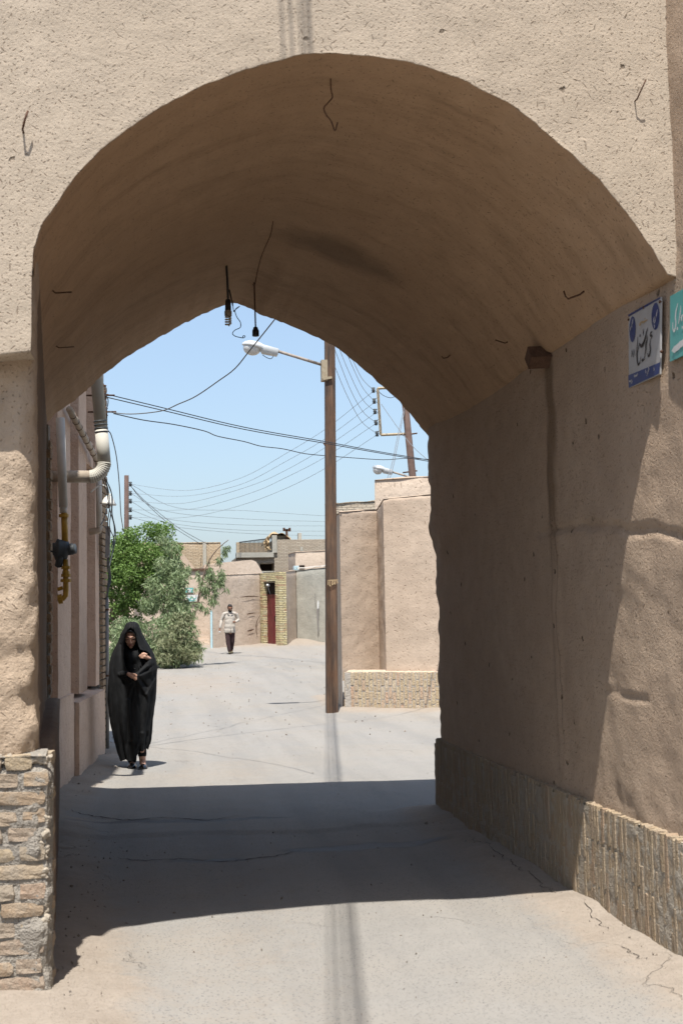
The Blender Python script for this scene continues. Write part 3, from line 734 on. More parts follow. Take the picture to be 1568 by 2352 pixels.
# ------------------------------------------------------------------ right wall with brick plinth
RW = thing('mud_wall', 'long mud-plastered wall with upright-brick plinth along right side of passage', 'wall', (2.6, 8, 0))
cr1 = [onX(x, y, xW(6.6)) for x, y in [(1010, 1245), (1130, 1225), (1250, 1222), (1350, 1206), (1420, 1210), (1450, 1221), (1490, 1216), (1530, 1228), (1568, 1240)]]
cr2 = [onX(x, y, xW(6.5)) for x, y in [(1390, 1585), (1420, 1590), (1450, 1600), (1482, 1604)]]
def segd(y, z, L):
    b = 9.
    for p, q in zip(L, L[1:]):
        dy, dz = q.y - p.y, q.z - p.z; t = max(0, min(1, ((y - p.y) * dy + (z - p.z) * dz) / (dy * dy + dz * dz + 1e-9)))
        b = min(b, math.hypot(y - p.y - t * dy, z - p.z - t * dz))
    return b
def rwall(y, z):
    x = xW(y); fr = sm(7.9, 7.2, y)
    d = .012 * fb(x, y, z, 1.1) + .004 * fb(x, y, z, 6.)
    d += fr * (.004 * fb(x, y, z, 4.) + .0012 * fb(x, y, z, 12.))
    lo = sm(1.15, .65, z + .2 * nz(x, y, z, 3.)) * sm(8.2, 7.0, y)
    d -= lo * (.012 + .012 * fb(x, y, z, 4.) + .004 * fb(x, y, z, 12.))
    d -= .02 * sm(.03, .0, segd(y, z + .012 * nz(x, y, z, 9.), cr1)) * sm(8.6, 7.6, y) + .012 * sm(.02, 0, segd(y, z, cr2))
    d += .016 * sm(.1, .03, abs(y - STUB.y + .03 * nz(0, y, z, 2.))) * sm(STUB.z - .2, STUB.z - .9, z) * .6
    d += .045 * sm(9.6, 10.8, y) * sm(2.1, 2.35, z + .1 * nz(0, y, z, 3.))
    return Vector((x - d + .03 * sm(10.8, 11., y) * (1 + fb(0, 1, z, 4.)), y, z))
mb = MB()
mb.grid(lambda u, v, i, j: rwall(4.2 + (YB - 4.2) * (u if True else 0), .5 + v * 3.05), 260, 130)
mb.grid(lambda u, v, i, j: rwall(4.2 + (YF + .1 - 4.2) * u, 3.54 + v * 2.2), 60, 60)
mb.grid(lambda u, v, i, j: rwall(4.2 + (6.02 - 4.2) * u, -.05 + v * .56), 60, 24)
mb.grid(lambda u, v, i, j: rwall(-6 + 10.21 * u, -.05 + v * 5.79), 120, 80)
mb.bbox((2.95, -6, 0), (3.4, 4.25, 5.7)); mb.bbox((2.75, 4.2, 0), (3.2, YB, 3.4)); mb.bbox((2.75, 4.2, 3.3), (3.2, YF + .05, 5.7))
mb.bbox((2.47, YB - .10, .5), (3.2, YB + .01, 3.3))
mb.build('plaster', M['sidewall'], RW, True)
mb = MB()
mb.grid(lambda u, v, i, j: (lambda y: Vector((xP(y) - .0005 + .006 * nz(0, y, v, 9.) + .004 * nz(3, y, v * .6, 30.), y, -.05 + v * (.63 - .0)))) (5.99 + (YB + .0 - 5.99) * u), 240, 24)
mb.grid(lambda u, v, i, j: (lambda y: Vector((xP(y) + .012 + .12 * v, y, .585 + .012 * sm(6, 11, y) * 3 + .006 * fb(v, y, 0, 8.))))(5.99 + (YB - 5.99) * u), 120, 4)
mb.bbox((xP(6) + .012, 5.985, -.05), (xP(6) + .2, 6.05, .58))
mb.build('plinth_mortar', M['plinth_mortar'], RW, True)
pv = [brickmesh('brick', M['brick_plinth'], 1, 1, 1, 60 + s, .028, 1) for s in range(6)]
rn = random.Random(21); y = 6.02; c = 0
while y < YB - .03:
    wdt = .037 * rn.uniform(.88, 1.10); zt = .60 + .03 * (y - 6) / 5
    cuts = [(-.02, .15), (.155, .40), (.405, zt)] if c % 2 else [(-.02, .27), (.275, zt - .06 * (c % 3 == 0))]
    for a, b in cuts:
        link('brick', pv[rn.randrange(6)], RW, loc=(xP(y) + .030 + rn.uniform(-.005, .004), y, (a + b) / 2), rot=(rn.uniform(-.012, .012), rn.uniform(-.01, .01), rn.uniform(-.03, .03)), scl=(.066, wdt, (b - a) - .008))
    y += wdt + .008; c += 1
# wooden stub sticking out of the wall
ST_ = thing('wooden_stub', 'short stub of a sawn beam sticking out of the right passage wall', 'beam', STUB)
mb = MB(); d = Vector((-1, -.02, -.06)).normalized(); a = STUB + Vector((.12, .0, .02)); b = STUB + d * .14
Q = Vector((1, 0, 0)).rotation_difference(d).to_matrix()
mb.box((a + b) / 2, ((b - a).length, .10, .095), Q); mb.build('timber', M['wood'], ST_)

# ------------------------------------------------------------------ signs on the right wall
def plate(p0, u, v, w_, h_, th, n):
    """thin plate: p0 corner, u and v unit edges, n outward normal"""
    P = [p0, p0 + u * w_, p0 + u * w_ + v * h_, p0 + v * h_]; mb = MB(); mb.prism([p + n * th for p in P], -n * th); return mb
def ribbon(mb, pts, wd, n, off):
    """flat lettering stroke with a width that swells and thins"""
    P = cr(pts, 5); k = len(P); L = []; Rr = []
    for i, p in enumerate(P):
        t = (P[min(i + 1, k - 1)] - P[max(i - 1, 0)])
        if t.length < 1e-9: continue
        s = n.cross(t.normalized()); ww = (wd[0] + (wd[1] - wd[0]) * math.sin(math.pi * i / (k - 1))) / 2
        L.append(p + s * ww + n * off); Rr.append(p - s * ww + n * off)
    o = len(mb.v); mb.v += [tuple(p) for p in L + Rr]; m_ = len(L)
    mb.f += [(o + i, o + i + 1, o + m_ + i + 1, o + m_ + i) for i in range(m_ - 1)]
NS = Vector((-1, -.021, 0)).normalized(); SX = 2.475
def zz(x, y): return ((1660 + x / 7.352) / 1.18367, (760 + y / 7.352) / 1.18367)     # close-up coordinates to picture coordinates
SP0 = Vector((SX, 6.36, 3.0))
def spt(x, y): return onPl(*zz(x, y), SP0 + NS * .006, NS)
SG = thing('street_name_sign', 'white enamel street sign with blue ovals, dark script and blue bottom band', 'sign', spt(650, 2000))
cor = [spt(345, 735), spt(990, 350), spt(975, 1890), spt(355, 2170)]
mb = MB(); mb.prism([p for p in cor], -NS * .008); mb.build('plate', M['signwhite'], SG)
mb = MB(); mb.add([p + NS * .002 for p in (spt(350, 1915), spt(990, 1650), spt(960, 1880), spt(358, 2165))], [(0, 1, 2, 3)]); mb.build('bottom_band', M['signblue'], SG)
mb = MB(); mb.add([p + NS * .002 for p in (spt(345, 705), spt(985, 345), spt(985, 385), spt(350, 745))], [(0, 1, 2, 3)]); mb.build('top_band', M['signblue'], SG)
for cx, cy, ax, ay, sk in ((433, 995, 62, 260, -.25), (892, 735, 80, 272, -.25)):
    mb = MB(); mb.add([spt(cx + ax * math.cos(t), cy + ay * math.sin(t) + sk * ax * math.cos(t)) + NS * .002 for t in [2 * math.pi * k / 28 for k in range(28)]], [tuple(range(28))]); mb.build('oval_emblem', M['signblue'], SG)
for st in ([(940, 590), (925, 680), (905, 760)], [(880, 740), (865, 800), (850, 860)], [(905, 770), (890, 830), (870, 880)], [(870, 900), (880, 940), (872, 965)],
           [(452, 780), (440, 850), (420, 930)], [(405, 930), (400, 980), (395, 1020)], [(430, 920), (425, 960)]):
    mb = MB(); ribbon(mb, [spt(*p) for p in st], (.004, .012), NS, .004); mb.build('emblem_mark', M['signwhite'], SG)
for st, wd in (([(835, 1035), (800, 1070), (795, 1120), (830, 1130), (800, 1190)], (.004, .012)), ([(795, 1190), (785, 1300), (795, 1400), (775, 1510), (750, 1530), (740, 1470)], (.005, .014)),
           ([(740, 960), (715, 1060), (690, 1180), (650, 1290), (610, 1330), (580, 1290), (570, 1265)], (.004, .020)), ([(735, 1120), (725, 1220), (705, 1300), (700, 1420), (680, 1510)], (.004, .013)),
           ([(570, 1300), (555, 1370), (530, 1480), (530, 1600), (550, 1700), (585, 1650), (605, 1540)], (.004, .013)), ([(540, 1140), (540, 1210), (535, 1290), (520, 1400), (505, 1530)], (.003, .009)),
           ([(655, 985), (655, 1060), (655, 1120)], (.004, .011)), ([(590, 1100), (590, 1150)], (.006, .012)), ([(640, 1580), (625, 1640)], (.008, .014)),
           ([(465, 1390), (465, 1470), (450, 1560)], (.004, .010)), ([(428, 1400), (430, 1480), (420, 1550)], (.004, .010)), ([(690, 1520), (660, 1600), (630, 1640)], (.004, .008))):
    mb = MB(); ribbon(mb, [spt(*p) for p in st], wd, NS, .0035); mb.build('letter_stroke', M['signink'], SG)
for st in ([(580, 880), (620, 850), (660, 850), (740, 800)], [(570, 915), (610, 890)], [(690, 760), (685, 800)]): 
    mb = MB(); ribbon(mb, [spt(*p) for p in st], (.004, .012), NS, .0035); mb.build('faded_letter', M['signgold'], SG)
for st in ([(750, 1760), (770, 1780), (750, 1850), (730, 1930)], [(870, 1750), (875, 1830)], [(550, 1880), (520, 1920), (470, 1930)], [(430, 2000), (390, 2040), (370, 2020)], [(700, 1800), (715, 1880)], [(480, 1900), (485, 1960)], [(440, 2020), (420, 2080)]): 
    mb = MB(); ribbon(mb, [spt(*p) for p in st], (.004, .010), NS, .0045); mb.build('band_letter', M['signwhite'], SG)
for p in ((355, 800), (655, 555), (980, 445), (1005, 1440)):
    mb = MB(); mb.sphere(spt(*p), .008, 8, 6); mb.build('nail_head', M['rust'], SG, True)
TG = thing('teal_sign', 'teal sign with white script and arrow at right edge of view', 'sign', (2.48, 5.7, 2.9))
SP1 = Vector((xW(5.8) - .02, 5.8, 3.0)); 
def tpt(x, y): return onPl(*zz(x, y), SP1 + NS * .006, NS)
t0 = tpt(1178, 335); t1 = tpt(1172, 1640); du = Vector((.021, -1, 0)).normalized()
mb = MB(); mb.prism([t0, t0 + du * .62, t1 + du * .62, t1], -NS * .006); mb.build('plate', M['teal'], TG)
mb = MB()
for st, wd in (([(1340, 470), (1320, 560), (1300, 650), (1290, 760), (1300, 880), (1270, 1030), (1240, 980), (1240, 860)], (.006, .014)), ([(1400, 520), (1390, 640), (1370, 780), (1350, 890)], (.005, .012)), ([(1330, 950), (1330, 1010)], (.01, .016)),
               ([(1441, 700), (1410, 760), (1425, 830)], (.006, .014)), ([(1435, 930), (1425, 980)], (.01, .014))): ribbon(mb, [tpt(*p) for p in st], wd, NS, .002)
# arrow and the rest of the script beyond the picture
ar = [(1215, 1420), (1270, 1325), (1285, 1370), (1441, 1245)]
mb.add([tpt(*p) + NS * .003 for p in ((1215, 1430), (1275, 1320), (1285, 1475))], [(0, 1, 2)])
ribbon(mb, [tpt(1270, 1400), tpt(1350, 1340), tpt(1441, 1265), tpt(1441, 1265) + du * .3], (.030, .032), NS, .002)
for k in range(4):
    b0 = tpt(1441, 800) + du * (.05 + .1 * k); ribbon(mb, [b0 + Vector((0, 0, .06)), b0 + du * .03, b0 + du * .05 - Vector((0, 0, .05)), b0 + du * .0 - Vector((0, 0, .06))], (.006, .016), NS, .002)
mb.build('lettering', M['white'], TG)
# ------------------------------------------------------------------ street building beyond the passage, left
LB = thing('plastered_house', 'shaded plaster house with pilasters and pipes on the left, past the arch', 'house', (-1.2, 14, 0))
Y0, Y1, ZT = YB + .02, 17.05, 6.6
ux = Vector((.077, 1, 0)).normalized(); un = Vector((ux.y, -ux.x, 0))        # along the wall, out of the wall
def sp(y, out, z): return Vector((xS(y), y, z)) + un * out
def wbox(mb, y0, y1, o0, o1, z0, z1):
    P = [sp(y0, o0, 0), sp(y0, o1, 0), sp(y1, o1, 0), sp(y1, o0, 0)]
    mb.prism([Vector((p.x, p.y, z0)) for p in P][::-1], (0, 0, z1 - z0))
def wskin(mb, y0, y1, out, z0, z1, am=.006, nu=30, nv=60):
    mb.grid(lambda u, v, i, j: (lambda y, z: sp(y, out + am * fb(0, y, z, 2.) + am * .5 * fb(1, y, z, 9.), z))(y0 + (y1 - y0) * u, z0 + (z1 - z0) * v), nu, nv, True)
mb = MB(); wskin(mb, Y0, Y1, -.16, 0, ZT, .008, 80, 80); wbox(mb, Y0, Y1 + .0, -3.5, -.2, 0, ZT)
wbox(mb, Y1 - .06, Y1, -3.5, -.03, 0, ZT); mb.build('wall', M['street'], LB, True)
def ZPL(y): return .86
pil = [(11.3, 12.3), (13.02, 13.92), (14.56, 15.24), (16.05, 16.42)]
for a, b in pil:
    mb = MB(); wskin(mb, a, b, 0, ZPL(0), ZT, .005, 12, 60); 
    mb.grid(lambda u, v, i, j: sp(b, -.16 + .16 * u, ZPL(0) + (ZT - ZPL(0)) * v), 2, 20, True)
    mb.grid(lambda u, v, i, j: sp(a, -.16 + .16 * u, ZPL(0) + (ZT - ZPL(0)) * v), 2, 20, False)
    mb.build('pilaster', M['street'], LB, True)
mb = MB(); wskin(mb, Y0, 14.0, .02, -.05, .90, .010, 40, 14); mb.grid(lambda u, v, i, j: sp(Y0 + (14.0 - Y0) * u, .02 - .19 * v, .90 + .02 * v), 20, 2, True)
mb.grid(lambda u, v, i, j: sp(14.0, -.16 + .18 * u, -.05 + .95 * v), 2, 8, False); mb.build('plinth', M['street'], LB, True)
mb = MB(); wskin(mb, 14.02, 16.4, .07, -.05, .80, .008, 30, 14); mb.grid(lambda u, v, i, j: sp(14.02 + 2.38 * u, .07 - .23 * v, .80 + .03 * v), 20, 2, True)
mb.grid(lambda u, v, i, j: sp(14.02, -.1 + .17 * u, -.05 + .85 * v), 2, 8, False); mb.build('plinth', M['street'], LB, True)
mb = MB(); wbox(mb, 15.24, 16.06, -.15, -.02, 3.45, 3.75); mb.build('niche_lintel', M['street'], LB)
mb = MB(); wbox(mb, 13.92, 14.56, -.15, -.03, 4.4, 4.7); mb.build('niche_lintel', M['street'], LB)
# brick strip at the far corner of this house
sb = [brickmesh('brick', M['brick_quoin'], 1, 1, 1, 80 + s, .02, 1) for s in range(4)]
mb = MB(); wbox(mb, 16.44, 17.04, -.1, -.005, 0, ZT); mb.build('brick_mortar', M['far_mortar'], LB)
rn = random.Random(8); r = 0; z = .02
ang = math.atan2(ux.y, ux.x) - math.pi / 2
while z < 4.6:
    for a, b in (((16.46, 16.72), (16.735, 17.03)) if r % 2 else ((16.46, 16.57), (16.585, 16.85), (16.865, 17.03))):
        p = sp((a + b) / 2, .01, z + .034); link('brick', sb[rn.randrange(4)], LB, loc=p, rot=(0, 0, ang), scl=(.06, (b - a), .068))
    z += .082; r += 1
# galvanised flue with an elbow
def onS(x, y, out=0.):
    """picture point on the plane of the street wall, moved out by out"""
    p0 = sp(15, out, 0); return onPl(x, y, p0, un)
FL = thing('flue_pipe', 'fat galvanised flue pipe with corrugated elbow on the shaded house wall', 'pipe', sp(15.2, .1, 2.9))
e = onS(240, 1062, .44); base = Vector((e.x, e.y, e.z))
wallp = sp(e.y - .35, -.05, onS(200, 1097, .2).z); bz = onS(215, 1095, .3).z
top = e + Vector((-.22, -.05, 2.6)); 
mb = MB(); rad = .060
d1 = (top - e).normalized(); mb.tube([e - d1 * .035, e + d1 * .32], rad * 1.06, 18); mb.build('sleeve', M['galv'], FL, True)
mb = MB(); mb.tube([e + d1 * .30, top], rad, 18); mb.build('riser', M['galv'], FL, True)
for k in range(4): 
    mb = MB(); p = e + d1 * (.30 + .035 * k); mb.tube([p - d1 * .006, p + d1 * .006], rad * 1.11, 18); mb.build('seam_ring', M['darkgrey'], FL, True)
low = Vector((e.x - .13, e.y - .02, bz)); el = []
c0 = Vector((e.x - .14, e.y, e.z))
mb = MB(); pts = []; rads = []
for k in range(25):
    a = math.pi / 2 * k / 24; pts.append(Vector((c0.x + .14 * math.cos(a), c0.y, c0.z - .14 * math.sin(a)))); rads.append(rad * (1.05 + .07 * (k % 2)))
mb.tube(pts, rads, 18); mb.build('elbow', M['galv'], FL, False)
mb = MB(); mb.tube([pts[-1] + Vector((.01, 0, 0)), pts[-1] - Vector((.42, .02, 0))], rad, 18); mb.build('wall_stub', M['pvcold'], FL, True)
# waste pipe running down the wall
WP = thing('waste_pipe', 'thin beige pipe slanting across the shaded house wall, then dropping', 'pipe', onS(228, 1220, .06))
a_, b_, c_ = onS(160, 940, .07), onS(226, 1062, .07), onS(229, 1212, .07)
mb = MB(); mb.tube([a_, b_], .034, 12); mb.build('sloping_pipe', M['pvcold'], WP, True)
mb = MB(); mb.tube([b_ + Vector((0, 0, .02)), c_], .036, 12); mb.sphere(b_, .043); mb.build('drop_pipe', M['pvc'], WP, True)
mb = MB(); mb.tube([c_ + Vector((0, 0, .02)), c_ - Vector((0, 0, .03)), c_ + un * -.12 - Vector((0, 0, .05))], .040, 12); mb.build('bend', M['pvcold'], WP, True)
for t in (.1, .2, .3, .42, .55, .68, .8, .92):
    mb = MB(); p = a_.lerp(b_, t); d = (b_ - a_).normalized(); mb.tube([p - d * .008, p + d * .008], .038, 12); mb.build('pipe_tie', M['wood'], WP, True)
# gas riser with regulator
GR = thing('gas_riser', 'yellow gas pipe with black regulator below a white pipe on the house wall', 'gas pipe', onS(146, 1375, .1))
g = lambda x, y: onS(x, y, .10)
gy_ = g(146, 1200).y
def gq(x, y): return onY(x, y, gy_)
mb = MB(); mb.tube([gq(139, 960), gq(146, 1165)], .042, 14); mb.tube([gq(146, 1160), gq(146, 1178)], .034, 14); mb.build('white_sleeve', M['pvc'], GR, True)
mb = MB(); mb.tube([gq(148, 1178), gq(150, 1250)], .030, 12); mb.build('pipe', M['yellow'], GR, True)
mb = MB(); mb.tube([gq(147, 1181), gq(147, 1188)], .046, 10); mb.build('union', M['yellow'], GR, False)
mb = MB(); mb.tube([gq(151, 1285), gq(152, 1355), gq(151, 1368), gq(146, 1374), gq(133, 1376)], .026, 12); mb.build('pipe', M['yellow'], GR, True)
for q in ((1300, .042), (1318, .044), (1330, .050), (1312, .034)):
    mb = MB(); mb.tube([gq(152, q[0]), gq(152, q[0] + 7)], q[1], 8); mb.build('fitting', M['yellow'], GR, False)
mb = MB(); mb.tube([gq(134, 1377), gq(144, 1375)], .045, 10); mb.build('flange', M['yellow'], GR, False)
mb = MB(); mb.tube([gq(133, 1354), gq(145, 1350)], .018, 8); mb.build('bracket', M['yellow'], GR, True)
rc = gq(150, 1262)
mb = MB(); mb.lathe([(.02, -.09), (.085, -.085), (.095, -.04), (.095, 0), (.10, .005), (.10, .02), (.06, .04), (.05, .10), (.0, .10)], rc + Vector((-.06, .0, 0)), (-1, -.2, .1), 18); mb.build('regulator_body', M['darkgrey'], GR, True)
mb = MB(); mb.lathe([(.03, -.07), (.055, -.06), (.055, .02), (.048, .03), (.048, .05), (.0, .05)], rc + Vector((.05, -.02, 0)), (1, -.3, .1), 16); mb.build('regulator_cap', M['darkgrey'], GR, True)
mb = MB(); mb.lathe([(.02, -.07), (.035, -.06), (.035, .05), (.0, .06)], rc + Vector((-.05, -.02, -.1)), (.2, -.3, 1), 14); mb.build('regulator_vent', M['darkgrey'], GR, True)
# enamel wall lamp
WL = thing('wall_lamp', 'white enamel shade lamp on a short arm at the house corner', 'lamp', sp(16.8, .05, 3.1))
lc = onS(249, 1158, .20); q = lc.y / FPX
mb = MB(); mb.lathe([(.09, -.008), (.098, .0), (.082, .022), (.066, .05), (.052, .072), (.034, .088), (.02, .095), (.018, .125), (.0, .125)], lc, (.1, 0, 1), 18); mb.build('shade', M['enamel'], WL, True)
mb = MB(); mb.tube(cr([lc + Vector((0, 0, .11)), lc + Vector((-.02, 0, .2)), lc + Vector((-.10, 0, .22)), lc + Vector((-.2, 0, .14))], 5), .009, 8); mb.build('arm', M['enamel'], WL, True)
mb = MB(); mb.sphere(lc + Vector((0, 0, -.012)), (.03, .03, .04)); mb.build('bulb', M['glasslamp'], WL, True)
# cable box and conduit
CB = thing('cable_box', 'grey cable box with a conduit running down the house corner', 'box', onS(246, 1722, .03))
bx = onS(248, 1247, .12); 
mb = MB(); mb.box(bx, (.055, .10, .36), Euler((0, R_(2), 0)).to_matrix()); mb.build('box', M['boxgrey'], CB)
mb = MB(); mb.box(bx + Vector((-.005, 0, .19)), (.066, .12, .02)); mb.build('lid', M['boxgrey'], CB)
mb = MB(); p1, p2 = onS(245, 1372, .05), onS(246.5, 1726, .05); p2.z = .0; p2.x = p1.x + .0; p2.y = p1.y; mb.tube([p1, p2], .028, 12); mb.build('conduit', M['boxgrey'], CB, True)
for zc in (1400, 1552):
    mb = MB(); pc = onS(245, zc, .05); mb.tube([Vector((p1.x, p1.y, pc.z - .012)), Vector((p1.x, p1.y, pc.z + .012))], .032, 12); mb.build('coupling', M['rust'], CB, True)
for k, (ox, oy) in enumerate(((0, 0), (3, 8), (-2, 4), (5, 14))):
    mb = MB(); mb.tube(cr([bx + Vector((ox * .002, 0, -.18)), onS(249 + ox, 1300 + oy, .1), onS(252 + ox * .6, 1320 + oy, .1), onS(248 + ox * .5, 1350, .08), p1 + Vector((.003 * k, 0, -.02))], 5), .007, 6); mb.build('cable', M['darkgrey'], CB, True)
# insulators at the corner and the loose leads
def pin(label, x, y, n=3):
    t = thing('wall_insulator', label, 'insulator', onS(x, y, .1)); p = onS(x, y, .16)
    mb = MB(); mb.tube([p - un * .2, p + un * .13], .010, 8); mb.build('pin', M['rust'], t, True)
    mb = MB(); mb.lathe([(.02, -.05), (.035, -.045), (.022, -.02), (.036, 0), (.022, .02), (.034, .045), (.015, .06)], p, (0, 0, 1), 12); mb.build('porcelain', M['wood'], t, True)
    return p
i1 = pin('upper small insulator on the house corner by the flue', 238, 908); i2 = pin('lower small insulator on the house corner by the flue', 242, 946)
mb = MB(); mb.tube([onS(228, 886, .05), onS(243, 886, .3)], .010, 8); tag(mb.build('iron_peg', M['rust'], None, True), 'iron peg poking out at the top of the house corner', 'peg')
WG = 'cables hanging on the house corner'
def wire(label, pts, r, mat='wire', group=None, n=8, name='cable', cat='cable'):
    mb = MB(); mb.tube(cr(pts, n), r, 5); return tag(mb.build(name, M[mat], None, True), label, cat, group)
def S(pl, out=.16): return [onS(x, y, out) for x, y in pl]
wire('looped lead between the two insulators on the house corner', S([(240, 905), (248, 915), (248, 930), (242, 945)], .2), .006)
wire('slack lead curving down from the insulators past the far pole', [onY(x, y, Y) for x, y, Y in [(246, 950, 16.6), (247, 985, 16.8), (256, 1000, 17), (268, 1050, 18), (275, 1120, 19), (278, 1180, 20), (284, 1220, 21)]], .007)
NTH = ('leftmost', 'second from left', 'middle', 'fourth from left', 'rightmost')
for k, pl in enumerate(([(236, 1100), (246, 1130), (248, 1155), (240, 1190), (232, 1205)], [(240, 1095), (250, 1130), (252, 1165), (248, 1200), (250, 1230)], [(240, 1095), (256, 1130), (256, 1170), (252, 1210), (262, 1240), (255, 1285)], [(241, 1096), (247, 1125), (251, 1165), (262, 1205), (262, 1235), (250, 1280)], [(244, 1100), (258, 1140), (258, 1180), (266, 1230), (252, 1300)])):
    wire(NTH[k] + ' of five thin cables dangling below the flue elbow', S(pl, .2 + .02 * k), .006, 'wire' if k % 2 else 'darkgrey', WG)

# ------------------------------------------------------------------ far right mud wall with plinth
FWT = thing('stepped_mud_wall', 'tall sunlit mud wall with a step and pale brick plinth behind the pole', 'wall', (4.4, 22.4, 0))
A = Vector((3.24, 22.64, 0)); B = Vector((3.97, 23.10, 0)); Cc = Vector((3.94, 22.25, 0)); D = Vector((6.4, 20.85, 0))
def top_at(p, px_, py_): return onY(px_, py_, p.y).z
zA, zB, zC, zD = top_at(A, 780, 1172) - .02, top_at(B, 860, 1166) - .02, top_at(Cc, 890, 1145), top_at(Cc.lerp(D, .45), 985, 1137)
def vface(mb, p, q, z0, z1, nu, nv, am=.012, lean=0.):
    d = (q - p).normalized(); n = Vector((d.y, -d.x, 0))
    def f(u, v, i, j):
        b = p.lerp(q, u); zt = z0[1] + (z1[1] - z0[1]) * u; z = z0[0] + (zt - z0[0]) * v; e = sm(0, .06, u) * sm(1, .94, u)
        a = am * fb(b.x, b.y, z, 1.2) + am * .5 * fb(b.x, b.y, z, 5.); zo = .03 * fb(b.x * 2, 0, 0, 2.) * sm(.9, 1., v)
        return b + n * (a * (.4 + .6 * e) - .035 * sm(.985, 1., v) - lean * v) + Vector((0, 0, z + zo))
    mb.grid(f, nu, nv)
mb = MB()
vface(mb, A, B, (.5, zA), (.5, zB), 24, 90); vface(mb, B, Cc, (.5, zB), (.5, zC), 16, 90); vface(mb, Cc, D, (.5, zC), (.5, zD + .15), 50, 90)
vface(mb, A + Vector((.12, 2.4, 0)), A, (0, zA), (0, zA), 16, 60)
mb.build('plaster', M['far'], FWT, True)
mb = MB()   # wall top and core
P0 = [A, B, Cc, D, D + Vector((1.5, 2.5, 0)), A + Vector((.14, 2.4, 0))]
mb.add([Vector((p.x, p.y, z)) for p, z in zip(P0, (zA - .01, zB - .01, zC - .01, zD + .13, zD + .13, zA - .01))], [(0, 5, 1), (1, 5, 4), (1, 4, 2), (2, 4, 3)])
mb.build('wall_top', M['far'], FWT, True)
pl0 = Vector((3.27, 22.50, 0)); pl1 = Vector((5.35, 21.32, 0)); pd = (pl1 - pl0).normalized(); pn = Vector((pd.y, -pd.x, 0)); PLEN = (pl1 - pl0).length
mb = MB(); q = [pl0 + pn * .027, pl1 + pn * .027, pl1 - pn * .6, pl0 - pn * .9 + Vector((0, .3, 0))]
mb.prism([Vector((p.x, p.y, -.05)) for p in q], (0, 0, .70)); mb.build('plinth_mortar', M['far_mortar'], FWT)
fv = [brickmesh('brick', M['brick_far'], 1, 1, 1, 100 + s, .03, 1) for s in range(6)]
rn = random.Random(31); s = 0.; c = 0; rz = math.atan2(pd.y, pd.x)
while s < PLEN:
    cuts = [(.02, .12), (.125, .33), (.335, .53), (.535, .66)] if c % 2 else [(.02, .20), (.205, .42), (.425, .655)]
    for a, b in cuts:
        p = pl0 + pd * s + pn * (.0 + rn.uniform(-.003, .003)); cv = -.04 * sm(.10, 0, s)
        link('brick', fv[rn.randrange(6)], FWT, loc=(p.x + pn.x * cv, p.y + pn.y * cv, (a + b) / 2 + rn.uniform(-.004, .004)), rot=(0, rn.uniform(-.02, .02), rz + rn.uniform(-.03, .03)), scl=(.056 * rn.uniform(.9, 1.05), .07, b - a - .008))
    s += .0685; c += 1
mb = MB()
mb.grid(lambda u, v, i, j: pl0 + pd * (PLEN * u) - pn * (.015 + .20 * v) + Vector((0, 0, .655 + .03 * v + .006 * fb(u * 20, v, 0, 2.))), 60, 4); mb.build('ledge', M['far'], FWT, True)

# ------------------------------------------------------------------ main pole with street lamp
PO = thing('utility_pole', 'dark brown weathered pole with a street lamp, standing in mid lane', 'pole', onZ(762, 1637, 0))
pb = onZ(762, 1637, 0); pt = onY(757, 790, pb.y + .0); pt = pb + (pt - pb) * 1.9
mb = MB()
n_ = 60; prof = [(-.105, -.10), (.105, -.10), (.115, -.085), (.115, .085), (.105, .10), (-.105, .10), (-.115, .085), (-.115, -.085)]
def shaft(u, v, i, j):
    p = pb.lerp(pt, u); s = .84 - .20 * u; a, b = prof[j % 8]; zz_ = p.z
    s *= 1 + .02 * nz(0, 0, zz_, 3.) + (.012 * nz(j, 3, zz_, 9.))
    return p + Vector((a * s, b * s, -.1 if i == 0 else 0))
mb.grid(shaft, n_, 8, True); mb.build('shaft', M['pole'], PO, False)
def pp(x, y, Y=None): return onY(x, y, (Y or pb.y))
mb = MB(); br = pp(744, 852); mb.box(br, (.10, .16, .36)); mb.build('bracket', M['steelpaint'], PO)
mb = MB(); mb.box(pp(747, 871) + Vector((.02, -.02, 0)), (.16, .20, .04), Euler((0, R_(-12), 0)).to_matrix()); mb.build('strap', M['steelpaint'], PO)
la, lb_ = pp(746, 840), pp(636, 806); mb = MB(); mb.tube([la, lb_], .026, 10); mb.build('lamp_arm', M['armrust'], PO, True)
